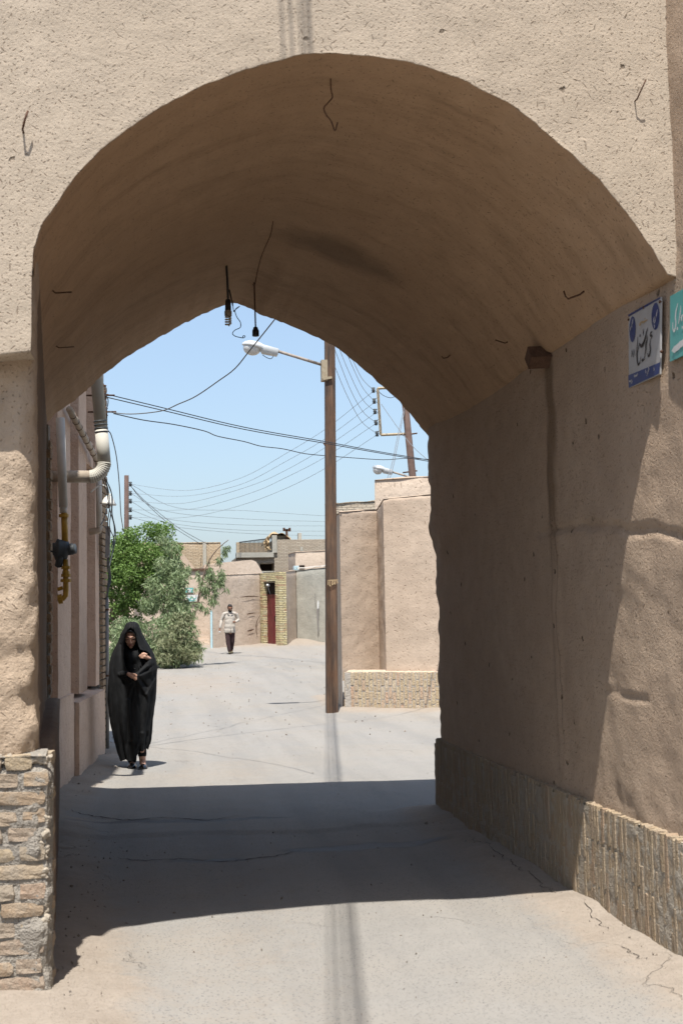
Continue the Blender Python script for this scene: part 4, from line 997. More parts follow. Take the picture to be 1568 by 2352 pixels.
def lamp_head(par, P, s, dx):
    """P: function of fraction along the head (0 = arm end, 1 = nose) -> point"""
    a, b = P; d = (b - a); L = d.length; d.normalize(); up = Vector((0, 0, 1)); up = (up - d * up.dot(d)).normalized(); sd = d.cross(up)
    mb = MB(); sec = [(0, .055, .045), (.02, .075, .075), (.42, .085, .085), (.5, .12, .095), (.62, .15, .11), (.8, .145, .10), (.93, .09, .07), (1, .02, .03)]
    o = len(mb.v)
    for t, w_, h_ in sec:
        for k in range(16):
            q = 2 * math.pi * k / 16; z = math.sin(q) * h_; z = z if z > 0 else z * .25
            if t < .45: z = max(-h_ * .9, min(h_ * .8, math.sin(q) * h_ * 1.6))
            mb.v.append(tuple(a + d * (L * t) + sd * (math.cos(q) * w_ * s) + up * (z * s)))
    m_ = len(sec)
    for i in range(m_ - 1):
        for k in range(16): mb.f.append((o + i * 16 + k, o + i * 16 + (k + 1) % 16, o + (i + 1) * 16 + (k + 1) % 16, o + (i + 1) * 16 + k))
    mb.f.append(tuple(o + k for k in range(16))[::-1]); mb.f.append(tuple(o + (m_ - 1) * 16 + k for k in range(16)))
    h = mb.build('lamp_housing', M['lampgrey'], par, True)
    mb = MB(); Rm = Matrix((d, sd, up)).transposed(); mb.sphere(a + d * (L * .72) - up * (.03 * s), (L * .24, .125 * s, .12 * s), 18, 12, Rm); mb.build('lens', M['glasslamp'], h, True)
lamp_head(PO, (pp(639, 810), pp(556, 791)), 1.0, 0)
mb = MB(); mb.tube(cr([pp(628, 818), pp(622, 824), pp(612, 821), pp(603, 815)], 5), .006, 6); mb.build('loose_wire', M['wire'], PO, True)
mb = MB(); mb.tube([pp(742, 1016), pp(747, 1024), pp(751, 1030)], .012, 6); mb.build('peg', M['rust'], PO, True)
mb = MB()
for st in ([(753, 1334), (753, 1344)], [(757, 1333), (757, 1345), (760, 1345)], [(763, 1333), (762, 1343), (766, 1340), (765, 1334)], [(770, 1333), (769, 1343)], [(774, 1334), (775, 1340)], [(752, 1333), (776, 1332)]):
    ribbon(mb, [pp(x, y, pb.y - .112) for x, y in st], (.012, .016), Vector((0, -1, 0)), .002)
o_ = mb.build('painted_mark', M['signgold'], PO); o_['kind'] = 'stuff'
# overhead cables from this pole back over the archway (their blurred shadow falls on wall and lane)
for k, (dx, dz) in enumerate(((-.02, 0), (.03, -.25), (.085, .2), (.13, -.5), (.05, .5))):
    a = Vector((2.62 + dx, 22.1, 8.3 + dz)); b = Vector((2.62 + dx - .13 * 32, -10, 8.0 + dz)); 
    wire('overhead cable high above, seen only as a shadow on wall and lane', [a.lerp(b, t) - Vector((0, 0, .5 * math.sin(math.pi * t))) for t in [i / 8 for i in range(9)]], .0065, 'wire', 'cables running over the archway', 3)

# ------------------------------------------------------------------ buildings behind the stepped wall
def block(name, label, cat, mat, poly, z1, z0=-.2, part='wall', par=None, am=.03, nu=20, nv=24):
    """mud or brick volume on a plan outline with slightly uneven faces and top"""
    t = par or thing(name, label, cat, (sum(p[0] for p in poly) / len(poly), sum(p[1] for p in poly) / len(poly), 0))
    mb = MB(); zs = z1 if isinstance(z1, (list, tuple)) else [z1] * len(poly); P = [Vector((p[0], p[1], 0)) for p in poly]; n = len(P)
    for i in range(n): vface(mb, P[i], P[(i + 1) % n], (z0, zs[i]), (z0, zs[(i + 1) % n]), nu, nv, am)
    mb.add([Vector((p.x, p.y, z - .02)) for p, z in zip(P, zs)], [tuple(range(n))])
    mb.build(part, mat, t, True); return t
p1 = onY(865, 1100, 27); p1b = onY(866, 1100, 31.)
block('mud_house', 'plain mud house block rising behind the stepped wall', 'house', M['far2'], [(p1.x - .05, 27.), (9.5, 25.6), (10, 31), (p1.x + .9, 31.)], [p1.z, onY(985, 1088, 26.5).z + .1, p1.z, p1.z])
q1 = onY(746, 1157, 36); q2 = onY(862, 1149, 36)
block('brick_house', 'grey brick house corner showing just behind the brown pole', 'house', M['brickwall'], [(q1.x, 36), (q2.x + 1.5, 36), (q2.x + 1.5, 40), (q1.x + .9, 40)], [q1.z, q2.z + .1, q2.z, q1.z])
# ------------------------------------------------------------------ background houses and walls
def z4(x, y): return ((260 + .40816 * x) / 1.18367, (1350 + .40816 * y) / 1.18367)
def z5(x, y): return ((560 + .43367 * x) / 1.18367, (600 + .43367 * y) / 1.18367)
def zd(x, y): return ((640 + .20408 * x) / 1.18367, (1380 + .20408 * y) / 1.18367)
def pY(x, y, Y): return onY(x, y, Y)
# mud wall behind the walking man
a, b = onG(489, 1490), onG(598, 1481)
MW = block('mud_wall', 'low mud wall with cracks behind the man in the pale shirt', 'wall', M['far2'], [(a.x, a.y), (b.x, b.y), (b.x + .2, b.y + .5), (a.x, a.y + .6)], [pY(490, 1320, a.y).z, pY(597, 1316, b.y).z] * 1 + [pY(597, 1316, b.y).z, pY(490, 1320, a.y).z], .2, 'plaster', None, .014, 30, 24)
wn_ = Vector(((b - a).y, -(b - a).x, 0)).normalized()
def crackline(par, pl, p0, n, wd=(.012, .04), name='crack'):
    mb = MB(); ribbon(mb, [onPl(x, y, p0 + n * .035, n) for x, y in pl], wd, n, .004); mb.build(name, M['wood'], par)
crackline(MW, [zd(60, 1195), zd(150, 1185), zd(240, 1182), zd(315, 1188)], a, wn_); crackline(MW, [zd(330, 1430), zd(290, 1510), zd(275, 1600), zd(290, 1700)], a, wn_)
crackline(MW, [zd(150, 1420), zd(200, 1412), zd(262, 1402)], a, wn_); crackline(MW, [zd(160, 1645), zd(205, 1635), zd(245, 1622)], a, wn_, (.02, .06))
mb = MB(); mb.prism([pY(x, y, 54.) for x, y in [(470, 1335), (470, 1297), (500, 1293), (522, 1291), (545, 1289), (562, 1287), (578, 1286), (588, 1290), (594, 1299), (600, 1310), (606, 1322), (606, 1335)]][::-1], (0, 4, 0))
tag(mb.build('mud_parapet', M['far2']), 'rounded mud parapet with a sloping shoulder above the low wall', 'parapet')
# brick portal with the maroon door
t_ = Vector((.39, -.92, 0)).normalized(); n_p = Vector((t_.y, -t_.x, 0)); PO0 = onG(597.5, 1480.5) + Vector((0, 0, -.06)); q_ = -n_p
PT = thing('door_portal', 'yellow brick door portal with a narrow maroon metal door', 'doorway', PO0)
rzp = math.atan2(t_.y, t_.x); HP = 2.80; CH = .0668
db = [brickmesh('brick', M['brick_door'], 1, 1, 1, 130 + s, .03, 1) for s in range(6)]
rn = random.Random(77)
def pbox(mb, s0, s1, d0, d1, z0, z1):
    P = [PO0 + t_ * s + q_ * d for s, d in ((s0, d0), (s1, d0), (s1, d1), (s0, d1))]
    mb.prism([p + Vector((0, 0, z0)) for p in P], (0, 0, z1 - z0))
mb = MB(); pbox(mb, .01, .32, .012, .40, 0, HP); pbox(mb, .01, .32, .38, .9, 0, HP - .1); mb.build('joint', M['door_mortar'], PT)
mb = MB(); pbox(mb, 1.29, 1.61, .012, .29, 0, HP + .02); mb.build('joint', M['door_mortar'], PT)
mb = MB(); pbox(mb, .3, 1.31, .012, .27, 2.42, HP); mb.build('joint', M['door_mortar'], PT)
def lay(s0, s1, d0, d1, z):
    p = PO0 + t_ * ((s0 + s1) / 2) + q_ * ((d0 + d1) / 2) + Vector((0, 0, z + CH / 2))
    link('brick', db[rn.randrange(6)], PT, loc=p, rot=(0, 0, rzp + rn.uniform(-.01, .01)), scl=(s1 - s0, d1 - d0, CH * .80))
r = 0; z = 0.
while z < HP - .02:
    cA = ((0, .215), (.225, .33)) if r % 2 else ((0, .105), (.115, .33))
    for a_, b_ in cA: lay(a_, b_, -rn.uniform(0, .008), .16, z)
    cB = ((1.28, 1.495), (1.505, 1.62)) if r % 2 else ((1.28, 1.39), (1.40, 1.62))
    for a_, b_ in cB[:1]: lay(a_, b_, -rn.uniform(0, .008), .11, z)
    lay(cB[1][0], cB[1][1], -.004, .13 if r % 2 else .20, z); lay(1.505, 1.62, .14 if r % 2 else .21, .30, z)
    if z > 2.44:
        for a_, b_ in ((.335, .56), (.57, .80), (.81, 1.04), (1.05, 1.275)): lay(a_, b_, 0, .11, z)
    z += CH; r += 1
mb = MB(); pbox(mb, .30, 1.31, .16, .20, .02, 1.98); DL = mb.build('door_leaf', M['reddoor'], PT)
mb = MB(); pbox(mb, .79, .82, .145, .16, .02, 1.98); mb.build('cover_strip', M['reddoor'], DL)
mb = MB(); pbox(mb, .98, 1.01, .12, .16, .95, 1.15); mb.build('handle', M['dark'], DL)
mb = MB(); pbox(mb, .30, 1.31, .19, .21, 1.98, 2.42); mb.build('transom', M['dark'], PT)
mb = MB(); mb.sphere(PO0 + t_ * .62 + q_ * .06 + Vector((0, 0, 2.33)), (.08, .08, .06)); mb.build('porch_lamp', M['white'], PT, True)
mb = MB(); mb.tube(cr([PO0 + t_ * .62 + q_ * .06 + Vector((0, 0, 2.35)), PO0 + t_ * .8 + q_ * -.03 + Vector((0, 0, 2.2)), PO0 + t_ * .95 + q_ * -.03 + Vector((0, 0, 1.95))], 4), .012, 6); mb.build('lamp_cable', M['wire'], PT, True)
# plaster wall right of the portal, grey cement wall
e1 = PO0 + t_ * 1.59 + q_ * .22
e2 = onY(682, 1470, 51.5); e3 = onY(752, 1475, 50.6); e4 = onY(800, 1475, 50.)
block('mud_wall', 'narrow mud wall between the brick portal and the grey cement wall', 'wall', M['far2'], [(e1.x, e1.y), (e2.x, e2.y), (e2.x, e2.y + .6), (e1.x, e1.y + 1.4)], [pY(655, 1312, e1.y).z, pY(682, 1309, e2.y).z, pY(682, 1309, e2.y).z, pY(655, 1312, e1.y).z], .2, 'plaster', None, .02, 10, 20)
CW = block('cement_wall', 'grey stained cement wall just left of the brown pole', 'wall', M['cement'], [(e2.x + .01, e2.y - .04), (e4.x, e4.y), (e4.x, e4.y + .5), (e2.x + .01, e2.y + .4)], [pY(683, 1310, e2.y).z, pY(752, 1303, e3.y).z + .05, pY(752, 1303, e3.y).z, pY(683, 1310, e2.y).z], .2, 'plaster', None, .02, 30, 24)
cn = Vector(((e4 - e2).y, -(e4 - e2).x, 0)).normalized()
def patch(par, name, mat, poly, p0, n): mb = MB(); mb.add([onPl(x, y, p0 + n * .045, n) for x, y in poly], [tuple(range(len(poly)))]); mb.build(name, M[mat], par)
patch(CW, 'white_patch', 'white', [zd(1088, 1345), zd(1086, 1270), zd(1100, 1230), zd(1112, 1260), zd(1110, 1345)], e2 - Vector((0, .04, 0)), cn)
patch(CW, 'dark_stain', 'boxgrey', [zd(1080, 1350), zd(1110, 1350), zd(1105, 1500), zd(1112, 1640), zd(1098, 1700), zd(1090, 1600)], e2 - Vector((0, .04, 0)), cn)
patch(CW, 'dark_stain', 'boxgrey', [zd(1055, 1140), zd(1064, 1150), zd(1070, 1290), zd(1062, 1290)], e2 - Vector((0, .04, 0)), cn)
mb = MB(); mb.grid(lambda u, v, i, j: Vector((pY(683, 1309, e2.y).x + (e4.x - pY(683, 1309, e2.y).x) * u, e2.y - .08 + (e4.y - e2.y) * u + .35 * v, pY(683, 1309, e2.y).z + .04 + .11 * u + .05 * math.sin(v * 3.1) + .02 * nz(u * 9, v, 0, 1.))), 30, 5); mb.build('coping', M['far_mortar'], CW, True)
# left: mud house with two signs, brick upper wall
g1 = onG(415, 1490); g2 = onG(492, 1489)
LH = block('mud_house', 'mud house with two small signs behind the gum tree', 'house', M['far2'], [(-3.5, 51.6), (g2.x + .05, 51.6), (g2.x + .05, 55.5), (-3.5, 55.5)], [pY(440, 1309, 51.6).z] * 4, .1, 'wall', None, .014, 40, 20)
mb = MB(); mb.prism([pY(x, y, 52.2) for x, y in [(408, 1312), (408, 1290), (419, 1270), (446, 1304), (448, 1312)]], (0, 2, 0)); mb.build('gable', M['far'], LH)
mb = MB(); mb.bbox((-3.5, 51.52, pY(440, 1309, 51.6).z - .02), (g2.x + .1, 51.9, pY(440, 1309, 51.6).z + .05)); mb.build('roof_edge', M['wood'], LH)
for k in range(3): 
    mb = MB(); c0_ = pY(456, 1490, 51.3); mb.bbox((c0_.x, 51.6 - .28 * (3 - k), .3), (c0_.x + .42, 51.55, .42 + .15 * (k + 1))); mb.build('step', M['far2'], LH)
b0_ = pY(400, 1246, 58.); b1 = pY(507, 1245, 58.)
BH = block('brick_house', 'tan brick upper storey with a concrete post behind the trees', 'house', M['brickwall2'], [(b0_.x - 4, 58), (b1.x, 58), (b1.x, 62), (b0_.x - 4, 62)], [b0_.z] * 4, 0, 'wall', None, .02, 20, 20)
mb = MB(); c0_ = pY(466, 1246, 57.9); c1_ = pY(474, 1246, 57.9); mb.bbox((c0_.x, 57.9, 1), (c1_.x, 58.1, c0_.z + .03)); mb.build('concrete_post', M['cement'], BH)
def flatsign(name, label, poly, Y, mat, cat='sign', marks=None, mm='white'):
    t = thing(name, label, cat, pY(poly[0][0], poly[0][1], Y)); mb = MB(); mb.prism([pY(x, y, Y) for x, y in poly], (0, .03, 0)); mb.build('plate', M[mat], t)
    for st in marks or []: mb = MB(); ribbon(mb, [pY(x, y, Y) for x, y in st], (.02, .05), Vector((0, -1, 0)), .006); mb.build('lettering', M[mm], t)
flatsign('street_name_sign', 'small teal street sign on the far mud house', [(426.5, 1350), (444, 1350), (444, 1361), (426.5, 1361)], 51.5, 'teal', 'sign', [[(441, 1353), (437, 1356), (434, 1353), (431, 1356), (429, 1353)], [(439, 1359), (431, 1359)]])
flatsign('house_sign', 'small white sign with dark writing below the far teal sign', [(426.5, 1367), (457, 1366), (457, 1381), (428, 1383)], 51.5, 'white', 'sign', [[(452, 1372), (446, 1376), (441, 1371), (436, 1377), (431, 1372)], [(450, 1379), (434, 1380)]], 'teal')
mb = MB(); p = onG(486.5, 1490); mb.bbox((p.x - .035, p.y - .05, p.z - .1), (p.x + .03, p.y + .25, p.z + 1.40)); tag(mb.build('blue_door_edge', M['bluepaint']), 'pale blue door leaf seen edge-on beside the man', 'door')
# brick house with a roof terrace
TH = thing('terrace_house', 'grey brick house with a railed roof terrace behind the door portal', 'house', pY(650, 1312, 60))
def fb_(name, x0, y0, x1, y1, Y0_, Y1_, mat, par=TH):
    a = pY(*zd(x0, y0), Y0_); b = pY(*zd(x1, y1), Y0_); mb = MB(); mb.bbox((a.x, Y0_, b.z), (b.x, Y1_, a.z)); return mb.build(name, mat, par)
fb_('wall', 512, 428, 1500, 900, 60, 66, M['brickwall']); fb_('wall', 20, 660, 511, 740, 60, 64, M['brickwall']); fb_('wall', 20, 738, 330, 900, 60.02, 64, M['brickwall'])
fb_('floor_slab', 15, 600, 512, 660, 59.8, 60.5, M['cement']); fb_('terrace_back_wall', 60, 470, 480, 605, 63.5, 64, M['brickwall2']); fb_('corner_post', 15, 462, 55, 655, 59.95, 60.3, M['brickwall2'])
fb_('window', 330, 738, 512, 860, 61.2, 61.4, M['dark']); fb_('window_sill', 330, 846, 512, 860, 59.95, 60.1, M['cement'])
fb_('corner_post', 490, 368, 555, 600, 59.9, 60.3, M['cement']); fb_('parapet_post', 838, 340, 882, 430, 60.2, 60.6, M['cement']); fb_('vent', 865, 520, 900, 580, 59.9, 60.05, M['cement'])
mb = MB()
for k in range(26):
    f = k / 25; a = pY(*zd(55 + 430 * f, 465 - 55 * f), 60.1); b = pY(*zd(55 + 430 * f, 650 - 50 * f), 60.1); mb.tube([a, b], .014, 4)
o_ = mb.build('railing_bars', M['darkgrey'], TH); o_['kind'] = 'stuff'
mb = MB(); mb.tube([pY(*zd(50, 462), 60.1), pY(*zd(490, 406), 60.1)], .025, 6); mb.build('handrail', M['darkgrey'], TH)
# tarpaulin thrown over the roof structure
tp = [(375, 480), (395, 440), (430, 370), (480, 330), (540, 322), (600, 332), (650, 326), (690, 350), (720, 395), (745, 412)]
mb = MB()
def trp(u, v, i, j):
    f = u * (len(tp) - 1); k = min(int(f), len(tp) - 2); x = tp[k][0] + (f - k) * (tp[k + 1][0] - tp[k][0]); y = tp[k][1] + (f - k) * (tp[k + 1][1] - tp[k][1])
    p = pY(*zd(x, y), 60.4); return p + Vector((0, 1.6 * v, .12 * nz(u * 6, v * 3, 0, 1.) - .25 * abs(v - .3)))
mb.grid(trp, 40, 12)
mb.grid(lambda u, v, i, j: pY(*zd(375 + 60 * u + 35 * v + 8 * math.sin(v * 7), 470 + 95 * v - 100 * u * (1 - v)), 60.0) + Vector((0, .25 * nz(u * 3, v * 4, 0, 1.), 0)), 10, 12)
tag(mb.build('tarpaulin', M['tarp'], None, True), 'tan tarpaulin draped over the roof terrace corner', 'tarpaulin')
fb_('roof_shed', 560, 375, 690, 430, 60.9, 62, M['cement'])
CT = thing('chimney_pipe', 'rusty T-shaped chimney pipe on the terrace roof', 'chimney', pY(*zd(687, 370), 60.6))
for nm, x0, y0, x1, y1 in (('stack', 672, 285, 700, 440), ('cross_pipe', 650, 285, 725, 312), ('cowl', 636, 268, 662, 312), ('cowl', 712, 268, 738, 316)): fb_(nm, x0, y0, x1, y1, 60.5, 60.7, M['rust'], CT)
VP = fb_('vent_cowl', 835, 335, 880, 352, 60.3, 60.5, M['lampgrey'], None); tag(VP, 'small pale roof vent on the terrace parapet', 'vent')
MB2 = thing('mud_house', 'small mud room with a tiny window above the cement wall', 'house', pY(710, 1310, 56))
a = pY(678, 1264, 56); b = pY(760, 1262, 56)
block('x', '', '', M['far2'], [(a.x, 56), (b.x + 2, 56), (b.x + 2, 59), (a.x, 59)], [a.z - .05, b.z + .05, b.z, a.z], 1, 'wall', MB2, .02, 16, 12)
fb_('window', 852, 768, 922, 812, 55.93, 56.1, M['dark'], MB2)
AC = thing('air_cooler', 'small pale blue air cooler on the roof edge right of the portal', 'air cooler', pY(680, 1310, 55.5))
fb_('casing', 778, 775, 845, 836, 55.2, 55.7, M['aircon'], AC)
for k in range(3): fb_('vent_panel', 784 + 20 * k, 785, 798 + 20 * k, 826, 55.17, 55.21, M['bluepaint'], AC)
# ------------------------------------------------------------------ far poles and wires
LP = thing('utility_pole', 'slim brown pole rising behind the green tree on the left', 'pole', Vector((-.9, 50, .4)))
a, b = pY(291, 1092, 50), pY(291, 1500, 50)
mb = MB(); mb.tube([b - Vector((0, 0, .3)), a], [.10, .085], 10); mb.build('shaft', M['greypole'], LP, True)
def insul(par, c, ax, s):
    mb = MB(); mb.lathe([(.02 * s, -.07 * s), (.05 * s, -.06 * s), (.03 * s, -.02 * s), (.055 * s, 0), (.03 * s, .02 * s), (.05 * s, .06 * s), (.02 * s, .07 * s)], c, ax, 10); mb.build('insulator', M['darkgrey'], par, True)
LI = [(300, 1112), (300, 1133), (300, 1151), (300, 1171), (300, 1188)]
for x, y in LI: insul(LP, pY(x, y, 50), (0, 0, 1), 1.3)
mb = MB()
RP = thing('utility_pole', 'brown pole with a steel insulator frame and lamp, behind the stepped wall', 'pole', Vector((6.7, 33, 0)))
a, b = pY(928, 905, 33), pY(952, 1145, 33); d = (b - a); b2 = b + d * 1.6
mb = MB(); mb.tube([a - d * .25, b2], [.085, .11], 10); mb.build('shaft', M['greypole'], RP, True)
f1, f2, f3, f4 = pY(867, 892, 33), pY(874, 999, 33), pY(926, 889, 33), pY(945, 996, 33)
for nm, p, q in (('frame_upright', f1, f2), ('frame_bar', f1, f3), ('frame_bar', f2, f4)): mb = MB(); mb.tube([p, q], .035, 4); mb.build(nm, M['steelpaint'], RP)
RI = [z5(1048, 1062), z5(1053, 1131), z5(1058, 1196), z5(1064, 1266), z5(1071, 1336)]
for x, y in RI: insul(RP, pY(x, y, 33), (0, 0, 1), 1.0)
mb = MB(); mb.tube([pY(*z5(1165, 1575), 33), pY(*z5(1262, 1603), 33), pY(*z5(1275, 1615), 33)], .024, 8); mb.build('lamp_arm', M['armrust'], RP, True)
lamp_head(RP, (pY(*z5(1168, 1578), 33), pY(*z5(1042, 1548), 33)), .95, 0)
mb = MB(); mb.tube([pY(*z5(1268, 1600), 33), pY(*z5(1264, 1660), 33), pY(*z5(1266, 1740), 33)], .045, 8); mb.build('conduit', M['boxgrey'], RP, True)
for zy in (1335, 1570): mb = MB(); mb.tube([pY(*z5(1232, zy + 10), 33), pY(*z5(1322, zy - 2), 33)], .02, 5); mb.build('cross_pin', M['rust'], RP)
def dpt(pl, Ys): return [pY(x, y, Y) for (x, y), Y in zip(pl, Ys)]
def lin(n, a, b): return [a + (b - a) * i / (n - 1) for i in range(n)]
ORD = ('uppermost', 'second from top', 'middle', 'fourth from top', 'lowest')
G1 = 'wires between the far left pole and the insulator frame'
for nth, li, pl in zip(ORD, LI, ([(400, 1126), (473, 1121), (565, 1093), (656, 1042), (748, 985), (854, 901)], [(400, 1140), (473, 1133), (565, 1108), (656, 1060), (748, 1007), (856, 927)], [(400, 1157), (473, 1146), (583, 1113), (656, 1080), (748, 1027), (860, 950)], [(400, 1172), (473, 1163), (583, 1130), (656, 1097), (748, 1049), (861, 974)], [(400, 1190), (473, 1181), (565, 1157), (656, 1122), (748, 1075), (863, 1000)])):
    pl = [li] + pl; wire(nth + ' of five thin wires sweeping up from far left pole to insulator frame', dpt(pl, lin(len(pl), 50, 33)), .0055, 'wiregrey', G1, 6, 'overhead_wire', 'wire')
G2 = 'wires running right from the far left pole'
for nth, li, pl in zip(ORD, LI, ([(406, 1166), (564, 1173), (749, 1185), (900, 1190)], [(385, 1175), (564, 1192), (749, 1198), (900, 1200)], [(385, 1192), (564, 1206), (749, 1208), (900, 1208)], [(400, 1203), (564, 1218), (749, 1220), (900, 1220)], [(400, 1210), (564, 1225), (749, 1231), (900, 1232)])):
    pl = [li] + pl; wire(nth + ' of five thin wires sagging right from far left pole over rooftops', dpt(pl, [50, 53, 60, 68, 72]), .0075, 'wiregrey', G2, 6, 'overhead_wire', 'wire')
for k, pl in enumerate(([(302, 1118), (326, 1147), (392, 1206), (461, 1250)], [(302, 1118), (335, 1152), (410, 1212), (480, 1252)])):
    wire(('left' if k == 0 else 'right') + ' one of two drop wires slanting from the far left pole to the brick storey', dpt(pl, [50, 52, 55, 57.8]), .011, 'wire', None, 6, 'overhead_wire', 'wire')
G3 = 'slack wires from the brown pole down to the insulator frame'
for nth, (ix, iy), pl in zip(ORD, RI, ([z5(905, 835), z5(945, 930), z5(985, 1000)], [z5(880, 825), z5(940, 965), z5(990, 1060)], [z5(830, 790), z5(900, 960), z5(980, 1120)], [z5(815, 830), z5(905, 1060), z5(985, 1200)], [z5(815, 935), z5(890, 1110), z5(975, 1260)])):
    s0 = (pl[0][0] - 22, pl[0][1] - 60)
    pl2 = [s0] + pl + [(ix, iy)]; wire(nth + ' of five slack wires from the brown pole down to insulator frame', dpt(pl2, lin(len(pl2), 22.6, 33)), .006, 'wiregrey', G3, 6, 'overhead_wire', 'wire')
wire('upper one of the twin black cables crossing the sky from house corner', dpt([(240, 904), (380, 938), (560, 981), (745, 1014), (862, 1036), (980, 1056), (1060, 1070)], lin(7, i1.y, 21.2)), .0062, 'wire', None, 6)
wire('lower one of the twin black cables crossing the sky from house corner', dpt([(240, 911), (380, 944), (560, 986), (745, 1018), (862, 1039), (980, 1059), (1060, 1073)], lin(7, i1.y, 21.2)), .0062, 'wire', None, 6)
wire('wavy single black cable sagging below the twin cables', dpt([(262, 950), (330, 965), (400, 975), (470, 990), (500, 1002), (560, 1014), (600, 1025), (650, 1031), (700, 1042), (750, 1047), (800, 1051), (880, 1056), (930, 1053), (985, 1055), (1060, 1058)], lin(15, i2.y + .3, 26)), .007, 'wire', None, 4)
wire('grey cable curving up from the house corner to the top of the arch', dpt([(246, 946), (300, 951), (370, 944), (410, 928), (450, 910), (500, 876), (540, 846), (575, 803), (605, 766), (632, 732), (660, 695)], lin(11, i2.y, 12.0)), .0065, 'wiregrey', None, 6)
wire('left guy wire slanting down from the insulator-frame pole', dpt([z5(1243, 1165), z5(1200, 1350), z5(1155, 1560), z5(1065, 1790)], [33, 31, 29.5, 28]), .009, 'wiregrey', None, 6, 'guy_wire', 'wire')
wire('right guy wire slanting down from the insulator-frame pole', dpt([z5(1245, 1185), z5(1212, 1340), z5(1165, 1570), z5(1085, 1790)], [33, 31, 29.5, 28]), .009, 'wiregrey', None, 6, 'guy_wire', 'wire')
wire('wire looping from the insulator frame toward the passage wall', dpt([z5(1098, 1150), z5(1210, 1310), z5(1300, 1420), z5(1400, 1510)], [33, 32, 31, 30]), .008, 'wiregrey', None, 6, 'overhead_wire', 'wire')
wire('jumper wire drooping at the top of the insulator frame', dpt([z5(1075, 1065), z5(1110, 1095), z5(1160, 1110), z5(1215, 1085)], [33] * 4), .008, 'wire', None, 6, 'overhead_wire', 'wire')
for nth, (ix, iy) in zip(('topmost', 'second', 'third', 'lowest'), RI[:4]):
    wire(nth + ' small wire loop beside the insulators of the steel frame', dpt([(ix, iy), (ix + 10, iy + 6), (ix + 12, iy + 16), (ix + 4, iy + 20)], [32.9] * 4), .006, 'wire', 'loops on the insulator frame', 5, 'jumper_wire', 'wire')

# ------------------------------------------------------------------ trees
def leaves(mb, cl, n, L, W, droop, rn, squash=1.):
    """cl: list of (centre, radius xyz); leaf-sized rhombs through the clumps, denser to the outside"""
    wt = [r[0] * r[1] * r[2] for c, r in cl]; tot = sum(wt)
    for (c, r), w_ in zip(cl, wt):
        for _ in range(max(6, int(n * w_ / tot))):
            d = Vector((rn.gauss(0, 1), rn.gauss(0, 1), rn.gauss(0, 1))).normalized(); k = rn.random() ** .42
            p = c + Vector((d.x * r[0], d.y * r[1], d.z * r[2])) * k
            if fb(p.x, p.y, p.z, 2.2) < -.28: continue
            ax = Vector((rn.gauss(0, 1), rn.gauss(0, 1), rn.gauss(0, .6) - droop)).normalized()
            sd = ax.cross(Vector((rn.gauss(0, 1), rn.gauss(0, 1), rn.gauss(0, 1)))).normalized(); s = rn.uniform(.65, 1.25)
            nn = ax.cross(sd) * (W * .25)
            o = len(mb.v); mb.v += [tuple(p), tuple(p + ax * (L * s * .45) + sd * (W * s) + nn), tuple(p + ax * (L * s)), tuple(p + ax * (L * s * .45) - sd * (W * s) + nn)]; mb.f.append((o, o + 1, o + 2, o + 3))
def limbs(mb, base, cl, r0, rn):
    for c, r in cl:
        m_ = base.lerp(c, .5) + Vector((rn.uniform(-.15, .15), rn.uniform(-.15, .15), -.1)); P = cr([base, m_, c + Vector((0, 0, r[2] * .5))], 5)
        mb.tube(P, [r0 * (1 - .85 * i / (len(P) - 1)) for i in range(len(P))], 6)
rn = random.Random(17); YT = 40.5
GT = thing('green_tree', 'bright green bushy tree beside the house corner on the left', 'tree', pY(262, 1525, YT))
def cl_(lst, Y): return [(pY(x, y, Y + dy), (r, r, r * k)) for x, y, r, k, dy in lst]
gc = cl_([(300, 1240, .50, .85, 0), (345, 1225, .42, .9, .2), (378, 1222, .35, 1, .5), (270, 1270, .55, .9, -.2), (330, 1275, .55, .9, -.3), (385, 1270, .42, 1.1, .3), (290, 1320, .62, .8, -.4), (345, 1325, .52, .9, -.3), (260, 1350, .5, .8, 0), (310, 1368, .55, .7, -.3), (270, 1398, .48, .55, -.1), (230, 1300, .7, 1, .4), (370, 1310, .4, 1, .2), (335, 1395, .4, .6, 0), (400, 1300, .28, 1, .4), (250, 1425, .3, .6, .2), (405, 1255, .25, 1., .5), (265, 1450, .4, .8, .3), (300, 1430, .4, .7, .3)], YT)
mb = MB(); leaves(mb, gc, 34000, .080, .027, .25, rn); mb.build('crown', M['leafgreen'], GT)
mb = MB(); tb = onG(268, 1528); tb = Vector((pY(262, 1500, YT).x + .05, YT, .15)); fork = pY(258, 1415, YT); mb.tube(cr([tb, pY(264, 1480, YT), fork], 6), .055, 8); limbs(mb, fork, gc[:12], .035, rn); mb.build('trunk', M['bark'], GT, True)
YE = 39.0
ET = thing('gum_tree', 'grey-green gum tree with foliage drooping to the ground behind the woman', 'tree', pY(415, 1530, YE))
